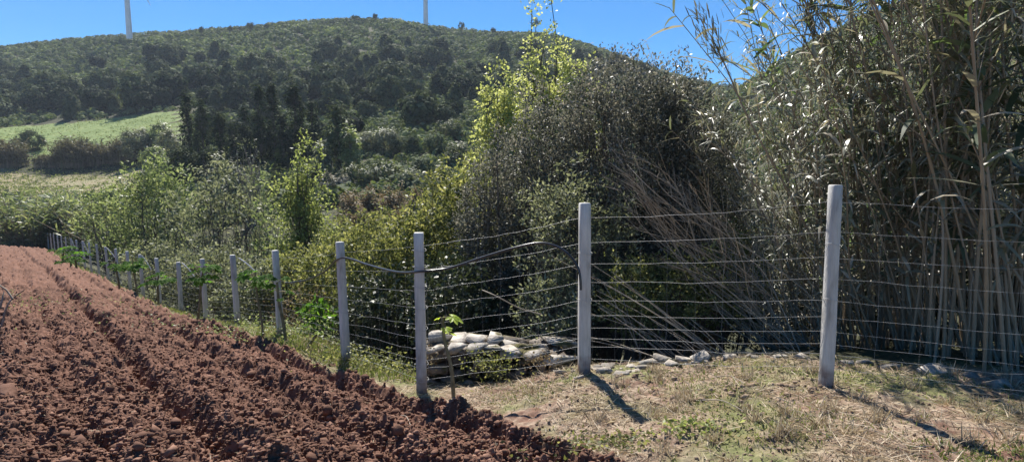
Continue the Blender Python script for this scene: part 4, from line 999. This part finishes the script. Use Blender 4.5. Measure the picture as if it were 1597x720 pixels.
# ------------------------------------------------------------------ stones
def stone_v(sx, sy, sz, sub=3, rough=.16):
    """angular rubble stone: convex hull of points near a box surface, softened a little"""
    import bmesh
    bm = bmesh.new()
    pts = rng.uniform(-1, 1, (11, 3)); m_ = np.abs(pts).max(1, keepdims=True); pts = pts / m_ * rng.uniform(.85, 1.1, (11, 1))
    pts *= 1 - .22 * (np.abs(pts) > .75).sum(1, keepdims=True) / 3 * rng.random((11, 1))
    for p_ in pts: bm.verts.new(tuple(p_ * np.array([sx, sy, sz]) * .5))
    r_ = bmesh.ops.convex_hull(bm, input=bm.verts[:])
    bmesh.ops.delete(bm, geom=[e for e in bm.verts if not e.link_faces], context='VERTS')
    bmesh.ops.triangulate(bm, faces=bm.faces[:])
    bm.verts.index_update()
    v = np.array([x.co[:] for x in bm.verts]); f = np.array([[q.index for q in p.verts] for p in bm.faces]); bm.free()
    a = rng.uniform(-.4, .4); t = rng.normal(0, .08)
    x = v[:, 0] * math.cos(a) - v[:, 1] * math.sin(a); y = v[:, 0] * math.sin(a) + v[:, 1] * math.cos(a)
    return np.stack([x, y, v[:, 2] + x * t], -1), f
wl = P(668, 585, 5.45); wr = P(876, 585, 5.35)
wroot = empty('stone_wall', (wl[0], wl[1], tz(wl[0], wl[1]))); tag(wroot, 'low ruined dry stone wall behind the fence between the second and third posts', 'wall')
W0 = np.array([wl[0], wl[1], tz(wl[0], wl[1])])
L_ = wr[0] - wl[0]; topz = P(700, 530, 5.5)[2] - W0[2]; topz2 = P(860, 548, 5.4)[2] - W0[2]
core = []
nrow = 6
for rr in range(nrow - 1):
    x = -.05
    while x < L_:
        w_ = rng.uniform(.08, .30); tz_top = topz + (topz2 - topz) * x / L_
        hh = tz_top / nrow
        for yy in (0, .2, .38):
            v, f = stone_v(w_ * 1.1, .24, hh * rng.uniform(1.1, 1.7)); core.append((v + [x + w_ / 2, yy + .04 * rng.normal() + .02 * rr, hh * (rr + .45)], f))
        x += w_ * .93
v, f = merge(core); mk('coursed_stones', v, f, M['rubble'], wroot)  # darker than the caps: front shade and dirt are in the colour
x = 0
while x < L_ - .05:
    w_ = rng.uniform(.12, .38); tz_top = topz + (topz2 - topz) * x / L_
    for yy in (.03, .3):
        v, f = stone_v(w_ * 1.2, .34, .05 + .07 * rng.random(), 3, .12); tl_ = rng.normal(0, .12); v = v + np.stack([v[:, 1] * 0, v[:, 1] * 0, v[:, 1] * tl_], -1); mk('cap_stone', v + [x + w_ / 2, yy + .04 * rng.normal(), tz_top - .05 + .03 * rng.normal()], f, M['stone'], wroot)
    x += w_ * .95
stones = [(945, 572, 5.0, .17, 'flat white stone beside the foot of the second post'), (968, 590, 4.65, .13, 'tilted pale stone lying in front of the stone row'), (942, 590, 4.7, .11, 'small pale stone right at the foot of the second post'),
          (1035, 561, 5.15, .2, 'pale stone, left one of the row between the nearest posts'), (1070, 560, 5.15, .18, 'whitish block, second in the row between the nearest posts'), (1102, 565, 5.1, .2, 'longest flat white stone of the row between the nearest posts'),
          (1165, 566, 5.1, .1, 'small square white stone right of the flat ones'), (1140, 572, 5.0, .12, 'low grey stone sunk in the bank'), (1212, 569, 5.05, .13, 'grey stone left of the nearest post'),
          (1250, 571, 5.0, .14, 'pale flat stone behind the foot of the nearest post'), (1318, 580, 4.8, .12, 'grey lumpy stone just right of the nearest post'), (1345, 578, 4.85, .12, 'brownish stone second right of the nearest post'),
          (1382, 583, 4.7, .16, 'rounded pale stone on the bank between the nearest post and the wide one'), (1465, 586, 4.55, .24, 'wide pale rock on the bank under the reeds'), (1050, 577, 4.9, .13, 'small grey stone in front of the stone row'),
          (1010, 568, 5.1, .13, 'greyish stone at the left start of the stone row'), (985, 574, 5.0, .11, 'small stone half buried near the canes'), (1555, 600, 4.3, .2, 'low stone in the reed shade at the right edge'),
          (12, 632, 4.35, .2, 'flat reddish slab lying on the tilled soil at the left edge'), (88, 608, 4.75, .045, 'small pale stone on the tilled soil at the left'), (184, 600, 4.9, .04, 'tiny pale stone on the tilled soil left of the furrow'),
          (525, 578, 6.2, .12, 'reddish stone at the foot of the fourth post'), (575, 662, 4.05, .05, 'light stone on the tilled soil below the third post'), (1515, 590, 4.45, .16, 'grey stone between the wide rock and the right edge'),
          (905, 598, 4.6, .1, 'small stone in front of the second post')]
for k in range(16):
    stones.append((rng.uniform(868, 1010), rng.uniform(560, 596), 4.95 - k * .012, rng.uniform(.04, .10), 'small rubble stone scattered around the foot of the second post'))
for k in range(12):
    stones.append((rng.uniform(1010, 1260), rng.uniform(556, 582), 5.0, rng.uniform(.035, .08), 'small rubble stone strewn among the row between the nearest posts'))
for px, py, Y, s, lab in stones:
    x, y, z = P(px, py, Y); z = float(gz(x, y)[0])
    v, f = stone_v(s * 1.25, s * .9, s * rng.uniform(.42, .65))
    o = mk('stone', v, f, M['clod' if 'reddish' in lab else 'stone']); o.location = (x, y, z + s * .05); tag(o, lab, 'stone', 'loose stones')

def wall_plants(px, py, Y, cnt, w, h, mat, lab, ls):
    q = P(px, py, Y); X = rng.normal(q[0], w, cnt); Yy = rng.normal(q[1], .05, cnt); Z = q[2] + rng.normal(0, h, cnt)
    D = rdir(cnt); v, f = leaves(np.stack([X, Yy, Z], -1), D, ls * rng.uniform(.5, 1.4, cnt), ls * .6, .2, .5)
    tag(mk('weeds', v, f, mat), lab, None, None, 'stuff')
wall_plants(765, 568, 5.22, 420, .13, .07, M['bramble'], 'green weed rooted in the front of the stone wall', .03)
wall_plants(842, 560, 5.2, 160, .10, .05, M['brown'], 'dry weeds over the right end of the stone wall', .03)
wall_plants(672, 560, 5.3, 100, .04, .07, M['brown'], 'dry weeds at the left end of the stone wall', .03)
# ------------------------------------------------------------------ giant reeds
def cane_mesh(Hc, curve, r=.012):
    K = 16; t = np.linspace(0, 1, K)
    p = np.stack([curve[0] * t ** 2 * Hc, curve[1] * t ** 2 * Hc, t * Hc * (1 - .08 * (abs(curve[0]) + abs(curve[1])))], -1)
    p[:, 0] += .03 * np.sin(t * 7 + rng.random() * 6); p[:, 1] += .03 * np.sin(t * 6 + rng.random() * 6)
    rr = r * (1 - .7 * t) * (1 + .0 * t)
    # node rings: dense sampling
    K2 = 60; t2 = np.linspace(0, 1, K2); p2 = np.stack([np.interp(t2, t, p[:, c]) for c in range(3)], -1)
    r2 = np.interp(t2, t, rr) * (1 + .22 * (np.arange(K2) % 5 == 0))
    return p2, r2
def strips(C, D, L, Wd, droop, segs=5):
    """curved drooping blades"""
    k = len(C); D = norm(D); S = norm(np.cross(D, np.array([0, 0, 1.0]) + .25 * rdir(k)))
    t = np.linspace(0, 1, segs)
    L = np.asarray(L)[:, None, None]; Wd = np.asarray(Wd)[:, None, None]
    mid = C[:, None] + D[:, None] * (t[None, :, None] * L) - np.array([0, 0, 1.0]) * (t ** 2)[None, :, None] * L * np.asarray(droop)[:, None, None]
    wv = (np.array([.55, 1, .95, .65, .03]) if segs == 5 else np.sin(t * PI * .9 + .3))[None, :, None]
    a = mid - S[:, None] * Wd * wv * .5; b = mid + S[:, None] * Wd * wv * .5
    V = np.stack([a, b], 2).reshape(-1, 3); idx = np.arange(k * segs * 2).reshape(k, segs, 2)
    q = np.stack([idx[:, :-1, 0], idx[:, :-1, 1], idx[:, 1:, 1], idx[:, 1:, 0]], -1).reshape(-1, 4)
    return V, q
def cane_kind(Hc, curve, style):
    p, r = cane_mesh(Hc, curve, {'lush': .014, 'tall': .014, 'dry': .011}[style])
    st = tubes(p[None], r[None], 6)
    if style == 'lush': nl, L0, W0_, s0, dr = 30, .68, .066, .25, .4
    elif style == 'tall': nl, L0, W0_, s0, dr = 32, .50, .044, .22, .4
    else: nl, L0, W0_, s0, dr = 12, .25, .018, .35, .6
    s = np.sort(rng.uniform(s0, 1, nl)); C = np.stack([np.interp(s, np.linspace(0, 1, len(p)), p[:, c]) for c in range(3)], -1)
    a = (np.arange(nl) % 2) * PI + rng.normal(0, .7, nl) + rng.random() * 6
    D = np.stack([np.cos(a), np.sin(a), rng.uniform(.3, 1.3, nl)], -1)
    lv = strips(C, D, L0 * rng.uniform(.5, 1.2, nl), W0_ * rng.uniform(.6, 1.2, nl), dr * rng.uniform(.2, 2.2, nl))
    parts = [lv]
    # twiggy side shoots with small leaves
    ns = 9 if style != 'lush' else 3
    s = rng.uniform(.35, .98, ns); C = np.stack([np.interp(s, np.linspace(0, 1, len(p)), p[:, c]) for c in range(3)], -1)
    a = rng.uniform(0, 6.28, ns); D = norm(np.stack([np.cos(a) * .6, np.sin(a) * .6, np.ones(ns)], -1)); ln = rng.uniform(.25, .7, ns)
    tt = np.linspace(0, 1, 5); tw = C[:, None] + D[:, None] * ln[:, None, None] * tt[None, :, None]
    twg = tubes(tw, .0045 * (1 - .7 * tt)[None] * np.ones((ns, 1)), 3)
    C2 = np.repeat(tw[:, 2:], 4, 1).reshape(-1, 3); k2 = len(C2)
    D2 = np.repeat(D, 12, 0)[:k2] * .6 + rdir(k2) * .8
    parts.append(strips(C2, D2, rng.uniform(.07, .2, k2), rng.uniform(.007, .016, k2), rng.uniform(0, .8, k2)))
    return merge([st, twg]), merge(parts)
kinds = []
for style, cnt in (('lush', 3), ('tall', 5), ('dry', 4)):
    for j in range(cnt):
        c = rng.normal(0, .12, 2)
        kinds.append((style, cane_kind(rng.uniform(4.2, 5.4), c, style)))
mesh_cache = {}
def cane_obj(parent, ki, loc, tilt, az, sc):
    """one cane with its leaves as a sub-part; meshes are shared"""
    style, (st, lv) = kinds[ki]
    if ki not in mesh_cache:
        o = mk('cane', st[0], st[1], M['drycane'] if style == 'dry' else M['cane'], parent, smooth=True)
        l = mk('foliage', lv[0], lv[1], M['reedgreen'] if style == 'lush' else M['reedleaf'], o)
        mesh_cache[ki] = (o.data, l.data)
    else:
        o = bpy.data.objects.new('cane', mesh_cache[ki][0]); COL.objects.link(o); o.parent = parent
        l = bpy.data.objects.new('foliage', mesh_cache[ki][1]); COL.objects.link(l); l.parent = o
    o.location = loc
    ax = Vector((-math.sin(az), math.cos(az), 0))
    o.rotation_mode = 'QUATERNION'
    o.rotation_quaternion = Matrix.Rotation(tilt, 4, ax).to_quaternion() @ Euler((0, 0, rng.uniform(0, 6.28))).to_quaternion()
    o.scale = (sc, sc, sc)
    return o
DRY = [i for i, k_ in enumerate(kinds) if k_[0] == 'dry']; TALL = [i for i, k_ in enumerate(kinds) if k_[0] == 'tall']; LUSH = [i for i, k_ in enumerate(kinds) if k_[0] == 'lush']
def reed_clump(px, Y, w, d, cnt, lean_az, lean, spread, mixp, sc, label):
    x, y, _ = P(px, 560, Y); g = tz(x, y)
    root = empty('giant_reed_clump', (x, y, g)); tag(root, label, 'reeds', 'giant reeds at the right')
    for j in range(cnt):
        lx = rng.normal(0, w); ly = rng.normal(0, d)
        q = rng.random()
        ki = rng.choice(LUSH) if q < mixp[0] else (rng.choice(TALL) if q < mixp[0] + mixp[1] else rng.choice(DRY))
        tl = np.clip(rng.normal(lean, spread) + (rng.random() < .12 and Y < 8) * rng.uniform(.08, .22), -.1, .45); az = lean_az + rng.normal(0, .8 if lean < .3 else .35)
        cane_obj(root, int(ki), (lx, ly, float(terr([x + lx], [y + ly])[0]) - g - .05), tl, az, sc * rng.uniform(.75, 1.12))
    return root
reed_clump(1600, 5.0, .35, .35, 30, 2.9, .14, .12, (.2, .65, .15), 1.05, 'tall green reed clump at the right edge of the photo')
reed_clump(1530, 5.5, .35, .4, 32, 3.0, .16, .12, (.12, .6, .28), 1.1, 'tall reed clump with thick bare lower canes second from the right edge')
reed_clump(1455, 6.2, .3, .4, 30, 3.1, .15, .12, (.35, .45, .2), 1.0, 'reed clump with broad dark green arching leaves right of the nearest post')
reed_clump(1390, 6.4, .3, .4, 34, 3.0, .20, .13, (.05, .6, .35), .95, 'mixed green and dry reed clump just right of the nearest post')
reed_clump(1330, 6.6, .3, .4, 34, 3.1, .24, .15, (.05, .65, .3), .84, 'greyish reed clump right behind the nearest post')
reed_clump(1275, 6.7, .3, .4, 30, 3.1, .27, .15, (.0, .5, .5), .68, 'half-dry reed clump leaning left behind the nearest post')
reed_clump(1270, 8.5, .45, .5, 26, 3.1, .06, .08, (.05, .65, .3), .72, 'feathery reed clump in the second row beside the sky gap')
reed_clump(1400, 8.8, .6, .5, 30, 1.5, .10, .12, (.1, .6, .3), 1.0, 'reed clump in the second row behind the nearest post')
reed_clump(1540, 8.6, .6, .5, 30, 1.0, .10, .12, (.2, .6, .2), 1.1, 'reed clump in the second row near the right edge')
# fan of fallen dry canes
fan = empty('fallen_cane_fan', P(1262, 575, 6.0)); tag(fan, 'fan of bare dry canes fallen left behind the wire between the nearest posts', 'dead canes')
f0 = np.array(P(1262, 575, 6.0)); f0[2] = tz(f0[0], f0[1]); fan.location = f0
for j in range(50):
    b = np.array(P(rng.uniform(1180, 1330), 575, 6.0 + rng.normal(0, .3))); b[2] = tz(b[0], b[1])
    e = np.array(P(rng.uniform(960, 1200), rng.uniform(225, 420), 6.4 + rng.normal(0, .5)))
    if j < 12: e = np.array(P(965 + j * 4, 228 + j * 8, 6.3 + rng.normal(0, .1))); b = np.array(P(1225 + rng.normal(0, 10), 575, 6.0)); b[2] = tz(b[0], b[1])
    L2 = e - b; Ln = np.linalg.norm(L2)
    p = smooth_path([b - f0, b - f0 + L2 * .35 + rng.normal(0, .075, 3) * Ln, b - f0 + L2 * .7 + rng.normal(0, .055, 3) * Ln, e - f0 - [0, 0, .12 * rng.random()]], 22)
    rr = rng.uniform(.0035, .009)
    parts = [tubes(p[None], (rr * (1 - .6 * np.linspace(0, 1, 22)))[None], 5)]
    ns = 16; i_ = rng.integers(5, 21, ns); D = norm(L2[None] / Ln + .55 * rdir(ns)); ln = rng.uniform(.1, .45, ns); tt = np.linspace(0, 1, 4)
    parts.append(tubes(p[i_][:, None] + D[:, None] * ln[:, None, None] * tt[None, :, None], (.0035 * (1 - .6 * tt))[None] * np.ones((ns, 1)), 3))
    v, f = merge(parts); mk('dry_cane', v, f, M['drycane'], fan, smooth=True)
lo = [((1150, 572), (920, 410), 5.6), ((1142, 570), (940, 440), 5.7), ((1130, 568), (930, 452), 5.6), ((1120, 566), (960, 430), 5.75), ((1135, 571), (990, 470), 5.5), ((1080, 566), (930, 460), 5.7), ((1060, 560), (950, 470), 5.8), ((1045, 560), (935, 480), 5.7), ((1020, 556), (890, 520), 5.5), ((1000, 552), (940, 440), 5.9), ((1105, 570), (1050, 520), 5.4), ((1150, 573), (1075, 495), 5.45)]
fan2 = empty('fallen_cane_pile', P(1100, 572, 5.6)); tag(fan2, 'pale dry canes lying low behind the wire, their ends on the stone row', 'dead canes')
g0 = np.array(fan2.location)
for (a, b, Y) in lo + [((a[0] + rng.normal(0, 12), a[1]), (b[0] + rng.normal(0, 25), b[1] + rng.normal(0, 14)), Y + .15) for a, b, Y in lo]:
    A_ = np.array(P(a[0], a[1], Y - .3)); B_ = np.array(P(b[0], b[1], Y + .2))
    p = smooth_path([A_ - g0, (A_ + B_) / 2 - g0 + [0, 0, .03], B_ - g0], 14)
    v, f = tubes(p[None], (.0045 * (1 - .4 * np.linspace(0, 1, 14)))[None], 5); mk('dry_cane', v, f, M['drycane'], fan2, smooth=True)

# a few canes of their own reaching into the sky
def single_cane(pts, Y, r, plume, label, leaf=16):
    b = np.array(P(*pts[0], Y)); root = empty('tall_cane', tuple(b)); tag(root, label, 'cane')
    pp = smooth_path([np.array(P(a, c, Y)) - b for a, c in pts], 40)
    v, f = tubes(pp[None], (r * (1 - .6 * np.linspace(0, 1, 40)))[None], 6); mk('stem', v, f, M['cane'], root, smooth=True)
    i_ = rng.integers(14, 38, leaf); D = np.concatenate([rdir(leaf)[:, :2] * .7, np.ones((leaf, 1)) * .8], 1)
    v, f = strips(pp[i_], D, rng.uniform(.15, .35, leaf), rng.uniform(.012, .025, leaf), rng.uniform(.3, 1.6, leaf)); mk('foliage', v, f, M['reedleaf'], root)
    if plume:
        k = 170; tip = pp[-1]; ax = norm(pp[-1] - pp[-4])
        s = rng.random(k)[:, None]; C = tip + ax * (s - .55) * plume + rng.normal(0, .10, (k, 3)) * plume * (1.1 - np.abs(s - .6))
        v, f = strips(C, ax + .5 * rdir(k), rng.uniform(.10, .28, k) * plume, rng.uniform(.008, .016, k), rng.uniform(-.1, .3, k)); mk('seed_head', v, f, M['reedbrown'], root)
single_cane([(1290, 420), (1230, 300), (1170, 190), (1130, 100), (1108, 55)], 6.3, .014, .6, 'single tall cane leaning left into the sky with a feathery brown plume', 12)
single_cane([(1340, 380), (1290, 230), (1240, 130), (1200, 40)], 6.6, .012, 0, 'thin bare cane tip crossing the blue sky right of the plumed cane', 6)
single_cane([(1330, 330), (1290, 180), (1268, 60), (1262, 20)], 6.6, .012, .5, 'cane with a reddish feathery top beside the sky gap', 16)
single_cane([(1478, 560), (1500, 330), (1515, 150), (1550, 10)], 5.3, .021, 0, 'thick pale cane standing in front of the reeds, slightly tilted right', 3)
single_cane([(1418, 560), (1440, 400), (1455, 200), (1462, 40)], 5.5, .016, 0, 'straight thick cane left of the thick pale one', 6)

# bare sticks on the bank
for a, b, Y, lab in [((1085, 655), (1160, 632), 3.9, 'thin pale stick lying on the dry bank'), ((1110, 590), (1160, 615), 4.4, 'dry cane piece on the bank left of the nearest post'), ((615, 622), (640, 655), 4.3, 'curved pale root on the tilled soil near the third post'), ((1290, 640), (1275, 655), 3.8, 'curved pale twig left of the nearest post shadow')]:
    A_ = P(*a, Y); B_ = P(*b, Y * .93); A_ = (A_[0], A_[1], float(gz(A_[0], A_[1])[0]) + .015); B_ = (B_[0], B_[1], float(gz(B_[0], B_[1])[0]) + .015)
    m_ = ((A_[0] + B_[0]) / 2 + .02, (A_[1] + B_[1]) / 2 + .02, max(float(gz((A_[0] + B_[0]) / 2, (A_[1] + B_[1]) / 2)[0]), (A_[2] + B_[2]) / 2) + .03)
    tube_thing('stick', [A_, m_, B_], .004, M['drycane'], lab, 'stick', 12, .3)

# ------------------------------------------------------------------ air
HAZE = 0.00022
_allz = np.concatenate([np.array([v.co.z for v in ob.data.vertices][::7]) for ob in (hill, ground)])
zt_ = 262.0 if 0 else max(c.matrix_basis.translation.z for c in COL.objects if c.name.startswith('wind_turbine')) + 135
print('Z range', _allz.min(), _allz.max(), 'haze top', zt_)
hv = np.array([(x, y, z) for x in (-2000, 2000) for y in (-30, 740) for z in (float(_allz.min()) - 1, zt_)], float)
hf_ = np.array([[0, 1, 3, 2], [4, 6, 7, 5], [0, 4, 5, 1], [2, 3, 7, 6], [0, 2, 6, 4], [1, 5, 7, 3]])
hm, nt, out = newmat('haze_air'); pv = nt.nodes.new('ShaderNodeVolumePrincipled')
pv.inputs['Density'].default_value = HAZE; pv.inputs['Color'].default_value = (.75, .85, 1, 1); nt.links.new(pv.outputs[0], out.inputs['Volume'])
tag(mk('haze', hv, hf_, hm), kind='stuff')
print('LEAVES', NL)
# ------------------------------------------------------------------ light
SUN_EL = math.radians(50); SUN_AZ = math.radians(-14)     # azimuth measured from +Y towards +X
w = bpy.data.worlds.new('World'); scene.world = w; w.use_nodes = True
nt = w.node_tree; nt.nodes.clear()
sky = nt.nodes.new('ShaderNodeTexSky'); sky.sky_type = 'NISHITA'; sky.sun_disc = False
sky.sun_elevation = SUN_EL; sky.sun_rotation = SUN_AZ
sky.air_density = 1.0; sky.dust_density = 0.2; sky.ozone_density = 5.0; sky.altitude = 1500
bg = nt.nodes.new('ShaderNodeBackground'); bg.inputs[1].default_value = 0.07
wo = nt.nodes.new('ShaderNodeOutputWorld')
hs = nt.nodes.new('ShaderNodeHueSaturation'); hs.inputs['Saturation'].default_value = 1.32
nt.links.new(sky.outputs[0], hs.inputs['Color']); nt.links.new(hs.outputs[0], bg.inputs[0]); nt.links.new(bg.outputs[0], wo.inputs[0])
sl = bpy.data.lights.new('sun', 'SUN'); sl.energy = 5.0; sl.angle = math.radians(.5); sl.color = (1, .95, .87)
so = bpy.data.objects.new('sun', sl); COL.objects.link(so)
dirv = Vector((math.sin(SUN_AZ) * math.cos(SUN_EL), math.cos(SUN_AZ) * math.cos(SUN_EL), math.sin(SUN_EL)))
so.rotation_euler = dirv.to_track_quat('Z', 'Y').to_euler(); so.location = (0, 0, 60)
scene.view_settings.view_transform = 'Standard'; scene.view_settings.look = 'None'
scene.view_settings.exposure = 1.05; scene.view_settings.gamma = 1
scene.render.engine = 'CYCLES'
scene.cycles.max_bounces = 6; scene.cycles.diffuse_bounces = 3; scene.cycles.transmission_bounces = 3; scene.cycles.transparent_max_bounces = 4
